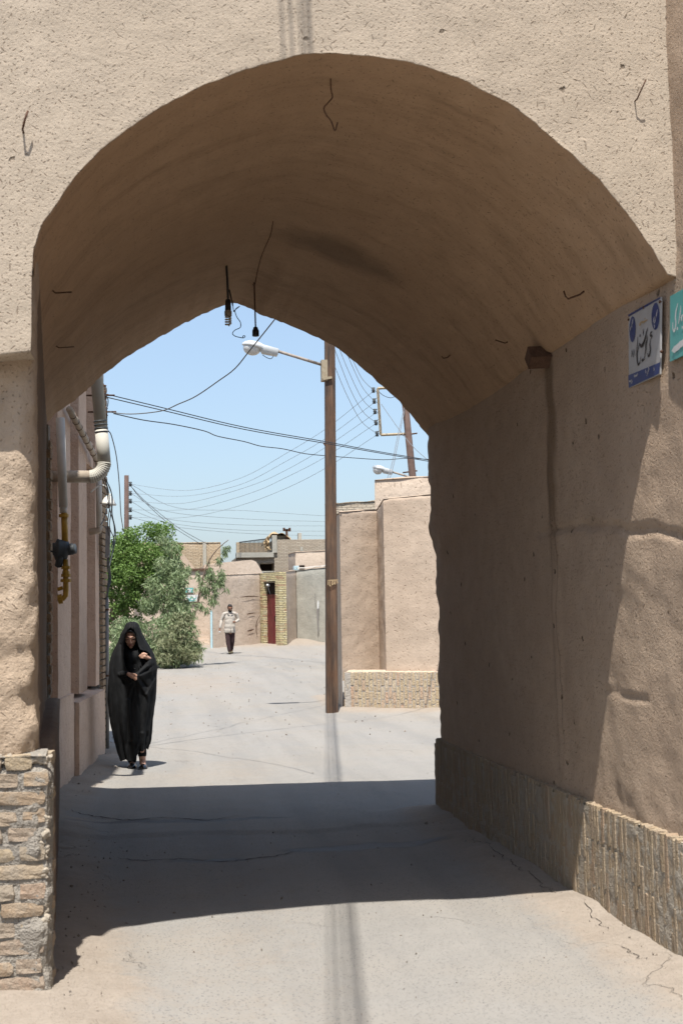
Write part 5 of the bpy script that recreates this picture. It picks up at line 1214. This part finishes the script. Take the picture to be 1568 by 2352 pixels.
ec = cl_([(395, 1265, .32, 1.1, .4), (400, 1315, .40, 1.1, .3), (405, 1365, .42, 1., 0), (375, 1395, .45, .9, .2), (420, 1405, .42, .9, -.2), (385, 1440, .55, .8, -.2), (425, 1450, .42, .9, -.4), (440, 1490, .35, .8, -.3), (400, 1490, .55, .7, -.5), (360, 1490, .55, .7, -.1), (435, 1512, .36, .45, -.6), (385, 1515, .5, .4, -.7), (330, 1460, .5, 1, .2), (350, 1510, .45, .5, -.5), (300, 1480, .6, 1, .2), (290, 1440, .5, .7, .4), (412, 1335, .3, 1.2, -.2), (455, 1515, .22, .5, -.5), (365, 1345, .4, 1., .1), (350, 1385, .4, .8, .2), (380, 1300, .35, 1., .2), (375, 1235, .22, 1.2, .4), (430, 1380, .3, 1., -.1), (270, 1500, .6, .6, .2), (455, 1480, .2, .8, -.3)], YE)
mb = MB(); leaves(mb, ec, 22000, .16, .017, 1.1, rn); mb.build('crown', M['leafgum'], ET)
mb = MB(); leaves(mb, cl_([(400, 1480, .55, .9, -.8), (435, 1500, .4, .6, -.8), (370, 1510, .5, .5, -.9), (415, 1430, .4, .9, -.6)], YE), 4200, .15, .016, 1.0, rn); mb.build('dry_foliage', M['leafdry'], ET)
hc = cl_([(470, 1345, .16, 2.2, 0), (482, 1320, .15, 2., 0), (497, 1345, .15, 1.8, 0), (508, 1325, .13, 2.2, .1), (520, 1355, .09, 1.6, .1), (488, 1375, .13, 1.5, 0), (517, 1262, .10, 2., .1), (527, 1250, .07, 2.2, .1), (505, 1285, .10, 1.5, .1), (478, 1290, .07, 2, 0), (455, 1320, .08, 2, 0), (460, 1390, .10, 1.6, 0), (450, 1355, .07, 2, 0), (432, 1310, .10, 2, 0), (475, 1400, .08, 1.5, 0), (500, 1380, .06, 1.6, 0)], YE)
mb = MB(); leaves(mb, hc, 2200, .16, .014, 1.8, rn); mb.build('hanging_foliage', M['leafgum'], ET)
mb = MB(); eb = Vector((pY(410, 1530, YE).x, YE, .12)); f_ = pY(405, 1440, YE); mb.tube(cr([eb, pY(408, 1490, YE), f_], 5), .05, 8); limbs(mb, f_, ec[:9], .03, rn)
P = cr([pY(x, y, YE) for x, y in [(420, 1500), (440, 1440), (452, 1390), (463, 1340), (475, 1300), (492, 1270), (512, 1250), (525, 1240)]], 4); mb.tube(P, [.035 - .025 * i / (len(P) - 1) for i in range(len(P))], 7)
for a_, b_ in (((463, 1340), (497, 1330)), ((475, 1300), (508, 1300)), ((452, 1390), (470, 1350)), ((405, 1440), (432, 1310))): mb.tube([pY(*a_, YE), pY(*b_, YE)], [.012, .006], 5)
mb.build('trunk', M['bark'], ET, True)
mb = MB(); p = onZ(458 / 1.18367 * 1.0, 1891 / 1.18367, 0.0); mb.box(p + Vector((0, 0, .015)), (.07, .05, .025), Euler((.1, .05, .4)).to_matrix()); tag(mb.build('litter_scrap', M['white']), 'small white scrap of litter lying on the lane', 'litter')
# ------------------------------------------------------------------ people
# ---- the woman in the black chador (local coordinates: x to the right, y away from the camera)
WO = onZ(307, 1764, gz(-.2, 15.1) * .5)
WT = thing('person', 'woman in a full black chador walking toward the arch, looking down', 'person', WO)
def L(x, y, z): return WO + Vector((x, y, z))
def wc(x, z, y=0.): return L((x - 505) / 1226., y, (2182 - z) / 1226.)          # from close-up picture
hc_ = wc(482, 405, -.075); tilt = Euler((R_(14), 0, R_(-4))).to_matrix()
def hd(x, y, z): return hc_ + tilt @ Vector((x, y, z))
def hand(wrist, knuck, fingers, thumb, r=.0074):
    """palm and five separate bent fingers"""
    P = [('c', [wrist, wrist.lerp(knuck, .5), knuck], [.021, .025, .024])]
    for f in fingers: P.append(('c', f, [r * 1.05, r, r * .92, r * .8][:len(f)]))
    P.append(('c', thumb, [.012, .010, .008])); return P
# image-right hand, fingers pointing left across the chest; image-left hand, a loose fist holding the cloth
yh = -.185
h2w, h2k = wc(735, 705, yh + .04), wc(668, 668, yh)
f2 = [[wc(668 - 3 * k, 632 + 19 * k, yh - .006), wc(640, 634 + 18 * k, yh - .014), wc(612 + 4 * abs(k - 1.3), 640 + 15 * k, yh - .012), wc(590 + 8 * abs(k - 1.2), 647 + 13 * k, yh)] for k in range(4)]
t2 = [wc(690, 640, yh - .01), wc(655, 622, yh - .004), wc(625, 628, yh + .01)]
yl = -.325
h1w, h1k = wc(452, 893, yl + .03), wc(505, 925, yl)
f1 = [[wc(508 + 6 * k, 893 + 22 * k, yl - .004), wc(545 + 4 * k, 898 + 21 * k, yl - .02), wc(562 - 3 * k, 908 + 21 * k, yl - .004), wc(545 - 4 * k, 914 + 20 * k, yl + .02)] for k in range(4)]
t1 = [wc(500, 890, yl), wc(535, 895, yl - .02), wc(560, 915, yl - .018)]
body = [('e', hc_ + Vector((0, .012, .012)), (.070, .090, .098), tilt), ('e', hd(0, -.030, -.045), (.052, .055, .062), tilt), ('e', hd(0, -.052, -.098), (.022, .022, .018), tilt),
        ('e', hd(0, -.076, .012), (.055, .022, .016), tilt), ('c', [hd(0, -.084, .006), hd(0, -.098, -.022), hd(0, -.103, -.036)], [.008, .010, .0125]), ('e', hd(.012, -.094, -.040), (.009, .010, .007)), ('e', hd(-.012, -.094, -.040), (.009, .010, .007)),
        ('e', hd(.034, -.064, -.028), (.024, .020, .022)), ('e', hd(-.034, -.064, -.028), (.024, .020, .022)), ('e', hd(0, -.083, -.068), (.024, .012, .010), tilt),
        ('c', [hd(0, .02, -.06), wc(490, 560, -.02)], [.045, .052]), ('c', [wc(490, 620, 0), wc(495, 800, -.01), wc(495, 1000, 0), wc(495, 1150, .0)], [.10, .105, .11, .125]), ('c', [wc(370, 620, 0), wc(610, 620, 0)], [.058, .058]),
        ('c', [wc(350, 630, .01), wc(300, 900, -.02), h1w + Vector((-.07, .10, -.005)), h1w], [.05, .040, .030, .021]), ('c', [wc(635, 630, .01), wc(700, 880, -.02), h2w + Vector((-.005, .03, -.05)), h2w], [.05, .036, .028, .021]),
        ('c', [wc(455, 1150, 0), wc(470, 1650, -.02), wc(488, 2105, .06)], [.075, .055, .036]), ('c', [wc(560, 1150, 0), wc(610, 1650, -.05), wc(628, 2095, -.02)], [.075, .055, .036])]
body += hand(h1w, h1k, f1, t1) + hand(h2w, h2k, f2, t2)
body += [('c', [wc(488, 2110, .06), wc(489, 2145, -.02), wc(490, 2160, -.06)], [.034, .03, .022]), ('c', [wc(628, 2100, -.02), wc(634, 2140, -.09), wc(637, 2158, -.14)], [.034, .032, .022])]
solid('body', body, .0045, M['skin'], WT, 2)
solid('sleeve', [('c', [wc(350, 630, .01), wc(300, 900, -.02), h1w + Vector((-.07, .10, -.005)), h1w + Vector((-.016, .02, 0))], [.06, .050, .040, .031])], .006, M['cloth2'], WT, 3)
solid('sleeve', [('c', [wc(635, 630, .01), wc(700, 880, -.02), h2w + Vector((-.005, .03, -.05)), h2w + Vector((.003, .006, -.012))], [.06, .046, .036, .030])], .006, M['cloth2'], WT, 3)
for sx in (-1, 1):
    mb = MB(); mb.sphere(hd(.030 * sx, -.0785, -.004), (.014, .007, .0048), 12, 8, tilt); mb.build('eyelid', M['hair'], WT, True)
    mb = MB(); mb.tube(cr([hd(.012 * sx, -.094, .017), hd(.030 * sx, -.091, .023), hd(.048 * sx, -.078, .017)], 4), .0042, 6); mb.build('eyebrow', M['hair'], WT, True)
mb = MB(); mb.sphere(hd(0, -.092, -.066), (.021, .008, .005), 12, 8, tilt); mb.sphere(hd(0, -.090, -.073), (.017, .008, .0055), 12, 8, tilt); mb.build('lips', M['lips'], WT, True)
mb = MB(); mb.grid(lambda u, v, i, j: hd(*(lambda a, b: (.0745 * math.sin(a) * math.cos(b), .012 - .096 * math.cos(a) * math.cos(b), .020 + .098 * math.sin(b)))((u - .5) * 2.6, .50 + v * .9)), 20, 10); mb.build('hair', M['hair'], WT, True)
# ring on a finger
mb = MB(); rp_ = wc(660, 672, yh - .012); mb.tube([rp_ + Vector((.0105 * math.cos(a), .0, .0105 * math.sin(a))) for a in [2 * math.pi * k / 12 for k in range(13)]], .0022, 6); mb.build('ring', M['steel'], WT, True)
# headscarf under the chador: hood round the face and folds down the chest
mb = MB()
def scarf(u, v, i, j):
    if v < .45:
        t = v / .45; ring = .5 + .5 * t; a = 2 * math.pi * u
        ex, ez = .062 + .030 * t, .096 + .026 * t; y = -.083 + .10 * t
        return hd(ex * math.sin(a), y - .010 * (1 - t) * math.cos(a) * 0 + (.022 if math.cos(a) < -.6 else 0) * (1 - t), .000 + ez * math.cos(a) - .006)
    t = (v - .45) / .55; a = 2 * math.pi * u; p = hd(.092 * math.sin(a), .017, .122 * math.cos(a) - .006); return p + Vector((0, .05 * t, 0))
mb.grid(scarf, 48, 24)
def bib(u, v, i, j):
    x = -.16 + .32 * u; z = 1.385 - .36 * v; w_ = 1 - .25 * (1 - v); f = .012 * math.sin(u * 17 + 5 * math.sin(v * 3)) * sm(.05, .5, v) + .016 * math.cos((abs(u - .5) * 9 + v * 7)) * sm(.1, .35, v) * sm(1.05, .6, v)
    return L(x * w_ - .01, -.055 - .095 * sm(0, .45, v) * math.cos((u - .5) * 2.2) + f, z)
mb.grid(bib, 40, 40); mb.build('headscarf', M['cloth2'], WT, True)
def coat(u, v, i, j):
    a = -math.pi * .5 + math.pi * (u - .5) * 1.3; z = 1.15 - .75 * v; r = .125 + .035 * v
    return L(.0 + r * 1.15 * math.cos(a), -.02 + r * math.sin(a) * 1.0 - .012 * math.sin(u * 25) * v, z)
mb = MB(); mb.grid(coat, 40, 30); mb.build('coat', M['cloth2'], WT, True)
for bz in (832, 905): mb = MB(); mb.lathe([(.0, -.003), (.010, -.002), (.010, .002), (.004, .003)], wc(532 - (bz > 900) * 40, bz, -.172), (0, -1, 0), 12); mb.build('button', M['black'], WT, True)
# chador
sil = [(200, 470, 530, .05), (222, 420, 570, .085), (270, 398, 594, .115), (350, 352, 622, .135), (450, 318, 678, .15), (540, 272, 733, .165), (650, 222, 788, .18), (750, 196, 818, .19), (830, 188, 832, .20), (950, 180, 826, .205), (1100, 168, 815, .21), (1250, 165, 805, .215), (1400, 178, 786, .215), (1550, 200, 764, .21), (1700, 226, 750, .20), (1800, 248, 736, .19), (1930, 285, 712, .17), (2065, 330, 690, .15)]
def silh(y):
    for (a, b, c, d), (e, f, g, h) in zip(sil, sil[1:]):
        if y <= e:
            t = (y - a) / (e - a); t = t * t * (3 - 2 * t) if False else t; return b + (f - b) * t, c + (g - c) * t, d + (h - d) * t
    return sil[-1][1:]
OPEN = [(405, 430), (408, 370), (440, 310), (482, 276), (525, 310), (552, 365), (562, 430), (580, 520), (612, 580), (690, 600), (735, 640), (728, 720), (690, 750), (640, 800), (560, 880), (500, 872), (440, 876), (405, 790), (388, 700), (388, 560)]
def inside(x, y, poly):
    c = False; n = len(poly)
    for i in range(n):
        (x1, y1), (x2, y2) = poly[i], poly[(i + 1) % n]
        if (y1 > y) != (y2 > y) and x < (x2 - x1) * (y - y1) / (y2 - y1) + x1: c = not c
    return c
FOLDS = [((548, 950), (480, 1010), 16, .022), ((520, 990), (455, 1180), 16, .020), ((560, 970), (690, 1180), 18, .024), ((590, 940), (690, 1080), 14, -.022), ((690, 1180), (800, 990), 18, .026), ((700, 1220), (705, 1700), 22, .018), ((440, 1250), (480, 1800), 26, .020), ((560, 905), (700, 800), 18, .026), ((570, 940), (790, 860), 26, .022), ((600, 900), (770, 790), 14, -.020), ((400, 560), (430, 900), 14, .022), ((350, 500), (380, 900), 16, -.016), ((330, 900), (480, 990), 20, .020), ((620, 1700), (560, 1900), 20, .020), ((700, 1700), (640, 1900), 16, -.018), ((590, 560), (700, 640), 14, .016)]
def chad(u, v, i, j):
    yy = 200 + (2065 - 200) * v; l, r_, b = silh(yy); a = 2 * math.pi * u        # a = 0 at the front
    cx = (l + r_) / 2; hw = (r_ - l) / 2; X = cx + hw * math.sin(a) * 1.0
    low = sm(900, 2000, yy); fold = low * (.014 * math.sin(a * 9 + 2.0 * math.sin(a * 2)) + .010 * math.sin(a * 17 + v * 3)) + .004 * math.sin(a * 13 + v * 9)
    yc = -.02 - .035 * sm(520, 260, yy) + .03 * low
    Yv = yc - b * math.cos(a)
    if math.cos(a) > .0:
        for (x1, y1), (x2, y2), wd, am in FOLDS:
            dx, dy = x2 - x1, y2 - y1; t = max(0, min(1, ((X - x1) * dx + (yy - y1) * dy) / (dx * dx + dy * dy))); d = math.hypot(X - x1 - t * dx, yy - y1 - t * dy)
            Yv -= am * math.exp(-(d / wd) ** 2) * math.cos(a) ** .5
        Yv -= .055 * math.exp(-((X - 560) / 90.) ** 2 - ((yy - 930) / 90.) ** 2)          # cloth pulled forward by the hands
        Yv -= .040 * math.exp(-((X - 740) / 60.) ** 2 - ((yy - 760) / 100.) ** 2)
    hem = 0.
    if v > .86: hem = -135 * sm(.86, 1., v) * sm(500, 610, X) - 12 * math.sin(a * 7) * sm(.95, 1., v)
    p = wc(X, yy + hem, Yv)
    wk = (.016 * nz(X * .011, yy * .0016, math.cos(a) * 1.5, 1.) + .010 * nz(X * .024, yy * .004, math.cos(a) * 2, 1., 5) + .005 * nz(X * .05, yy * .011, math.cos(a), 1., 9)) * (.35 + .65 * sm(420, 900, yy)); fold += wk
    p.x += fold * math.sin(a) * .5; p.y += fold * -math.cos(a) - .02 * sm(1500, 2000, yy) * math.sin(a * 3)
    return p
mb = MB(); NU, NV = 168, 190; mb.grid(chad, NU, NV)
keep = []
for f in mb.f:
    c = Vector((0, 0, 0))
    for i in f: c += Vector(mb.v[i])
    c = c / 4 - WO; X, Yq = c.x * 1226 + 505, 2182 - c.z * 1226; iu = min(i // (NV + 1) for i in f); au = 2 * math.pi * (iu + .5) / NU
    if math.cos(au) > .05 and inside(X, Yq, OPEN): continue
    keep.append(f)
mb.f = keep; ch = mb.build('chador', M['cloth'], WT, True)
md = ch.modifiers.new('t', 'SOLIDIFY'); md.thickness = .004; md.offset = -1
# trousers and shoes
solid('trousers', [('c', [wc(470, 1700, .0), wc(486, 2075, .05)], [.055, .052]), ('c', [wc(610, 1700, -.03), wc(622, 1960, -.02), wc(624, 1995, -.02)], [.055, .05, .05])], .007, M['cloth2'], WT, 3)
for x0, z0, y0 in ((489, 2140, .02), (636, 2150, -.06)):
    mb = MB()
    def shoe(u, v, i, j):
        t = u; yy = .10 - .245 * t; wdt = .030 + .014 * math.sin(math.pi * min(1, t * 1.05)) + (.006 if t > .5 else 0); wdt *= max(.05, 1 - max(0, (t - .82) / .18) ** 2 * .8) * max(.3, 1 - max(0, (.12 - t) / .12) * .5)
        a = 2 * math.pi * v; h = .062 - .022 * sm(.1, .6, t) - .012 * sm(.6, 1, t); zq = math.sin(a) * (h if math.sin(a) > 0 else .008)
        if .12 < t < .62 and math.sin(a) > .55: zq = h * (.55 + .1 * abs(math.cos(a)))
        return L((x0 - 505) / 1226. + wdt * math.cos(a), y0 + yy, .012 + zq)
    mb.grid(shoe, 26, 24, True); so_ = mb.build('shoe', M['shoe'], WT, True)
    mb = MB(); mb.box(L((x0 - 505) / 1226., y0 - .062, .052), (.034, .006, .008), Euler((.5, 0, 0)).to_matrix()); mb.build('buckle', M['steel'], so_)
# ---- the man in the pale shirt
MO = onG(527, 1502); 
MT = thing('person', 'man in a long pale shirt and brown trousers walking down the far lane', 'person', MO)
def mc(x, z, y=0.): return MO + Vector(((x - 572) / 556., y, (1283 - z) / 556.))
hm = mc(590, 405, -.05); mt_ = Euler((R_(18), 0, R_(8))).to_matrix()
def hq(x, y, z): return hm + mt_ @ Vector((x, y, z))
yR, yL = -.10, -.20
mh1w, mh1k = mc(388, 790, yR), mc(384, 832, yR - .02); mh2w, mh2k = mc(690, 668, yL), mc(655, 672, yL - .02)
mbody = [('e', hm + Vector((0, .01, .01)), (.078, .098, .115), mt_), ('e', hq(0, -.045, -.07), (.058, .058, .06), mt_), ('c', [hq(0, -.09, .01), hq(0, -.115, -.03)], [.010, .016]), ('e', hq(0, -.085, .02), (.062, .02, .016), mt_),
         ('e', hq(.08, .0, -.01), (.014, .024, .034)), ('e', hq(-.08, .0, -.01), (.014, .024, .034)), ('c', [hq(0, .02, -.08), mc(592, 520, .0)], [.055, .06]), ('c', [mc(590, 560, 0), mc(590, 850, 0)], [.12, .13]), ('c', [mc(490, 510, 0), mc(705, 510, 0)], [.05, .05]),
         ('c', [mc(470, 520, .02), mc(425, 650, .04), mh1w, mh1k], [.05, .04, .028, .03]), ('c', [mc(722, 525, .02), mc(760, 640, .03), mh2w, mh2k], [.05, .042, .028, .03]),
         ('c', [mc(545, 890, 0), mc(550, 1050, -.06), mc(572, 1235, -.12)], [.08, .06, .04]), ('c', [mc(635, 890, 0), mc(632, 1050, .04), mc(618, 1235, .16)], [.08, .06, .04])]
for k in range(4):
    mbody.append(('c', [mc(374 + 7 * k, 838, yR - .02), mc(374 + 7 * k, 862, yR - .03), mc(376 + 7 * k, 876 - 3 * abs(k - 1.5), yR - .015)], [.010, .009, .008]))
    mbody.append(('c', [mc(652, 662 + 8 * k, yL - .02), mc(638, 664 + 8 * k, yL - .04), mc(646, 668 + 8 * k, yL - .06)], [.010, .0095, .008]))
mbody += [('c', [mc(396, 830, yR - .03), mc(402, 850, yR - .05)], [.012, .009]), ('c', [mc(664, 655, yL - .02), mc(648, 648, yL - .05)], [.012, .009])]
solid('body', mbody, .009, M['skin2'], MT, 3)
mb = MB(); mb.grid(lambda u, v, i, j: hq(*(lambda a, b: ((.088 + .004 * nz(u * 40, v * 30, 0, 1.)) * math.sin(a) * math.cos(b), .012 - .108 * math.cos(a) * math.cos(b) * (1 if math.cos(a) < .3 else .98), .018 + .122 * math.sin(b)))(math.pi * 2 * u, (.62 if math.cos(2 * math.pi * u) > .45 else -.25) + ((math.pi / 2) - (.62 if math.cos(2 * math.pi * u) > .45 else -.25)) * v)), 40, 14); mb.build('hair', M['hair'], MT, True)
mb = MB(); mb.grid(lambda u, v, i, j: hq(*(lambda a, b: (.072 * math.sin(a) * math.cos(b), -.030 - .080 * math.cos(a) * math.cos(b), -.058 + .082 * math.sin(b)))((u - .5) * 2.7, -1.25 + v * (1.15 if .38 < u < .62 else 1.55))), 24, 12); mb.build('beard', M['hair'], MT, True)
for sx in (-1, 1):
    mb = MB(); mb.sphere(hq(.032 * sx, -.092, .0), (.014, .008, .006), 10, 6, mt_); mb.build('eye', M['hair'], MT, True)
    mb = MB(); mb.tube([hq(.014 * sx, -.106, .026), hq(.034 * sx, -.102, .03), hq(.054 * sx, -.088, .022)], .006, 6); mb.build('eyebrow', M['hair'], MT, True)
shirt = [('c', [mc(492, 512, .01), mc(590, 500, .01), mc(702, 512, .01)], [.062, .075, .062]), ('e', mc(590, 600, -.01), (.18, .125, .20)), ('e', mc(588, 680, -.015), (.18, .135, .22)), ('e', mc(586, 760, -.02), (.19, .14, .20)), ('e', mc(585, 830, -.015), (.20, .145, .16)), ('e', mc(585, 862, -.01), (.205, .145, .06)),
         ('c', [mc(478, 520, .02), mc(428, 645, .04), mc(396, 770, yR + .01)], [.066, .056, .046]), ('c', [mc(716, 525, .02), mc(750, 638, .03), mc(700, 664, yL + .01)], [.066, .058, .045]), ('c', [mc(592, 505, 0), mc(592, 492, -.005)], [.07, .068])]
sh = solid('shirt', shirt, .010, M['shirt'], MT, 4)
for p in sh.data.vertices:      # straight hem and cloth wrinkles
    c = p.co - MO
    zr = 1283 - c.z * 556
    p.co.y -= .006 * fb(c.x, c.y, c.z, 14.)
    if zr > 882 and abs(c.x) < .26: p.co.z = MO.z + (1283 - 882) / 556. - .006 * math.sin(c.x * 40)
for sx in (-1, 1):
    mb = MB(); mb.prism([mc(592 + sx * 6, 520, -.155), mc(592 + sx * 62, 492, -.09), mc(592 + sx * 66, 505, -.10), mc(592 + sx * 34, 522, -.150)][::sx], (0, .012, 0)); mb.build('collar', M['trouser'], sh)
mb = MB(); mb.grid(lambda u, v, i, j: mc(594 + 5 * (u - .5) + 6 * v, 770 + 112 * v, -.170 + .01 * v), 2, 8); mb.build('front_slit', M['trouser'], sh)
solid('trousers', [('c', [mc(545, 870, 0), mc(548, 1050, -.06), mc(568, 1215, -.12)], [.098, .080, .060]), ('c', [mc(632, 870, 0), mc(632, 1050, .04), mc(618, 1205, .16)], [.098, .080, .060]), ('c', [mc(545, 870, 0), mc(632, 870, 0)], [.10, .10])], .010, M['trouser'], MT, 3)
for x0, y0, z0 in ((572, -.16, 1258), (620, .12, 1256)):
    mb = MB(); mb.sphere(mc(x0, z0, y0 - .05), (.052, .13, .045), 14, 10); mb.build('shoe', M['shoe2'], MT, True)
PH = thing('phone', 'small bright phone held low in the man\'s hand', 'phone', mc(386, 850, yR - .05)); mb = MB(); mb.box(mc(384, 852, yR - .055), (.05, .016, .055), Euler((0, .3, 0)).to_matrix()); mb.build('phone_body', M['white'], PH)
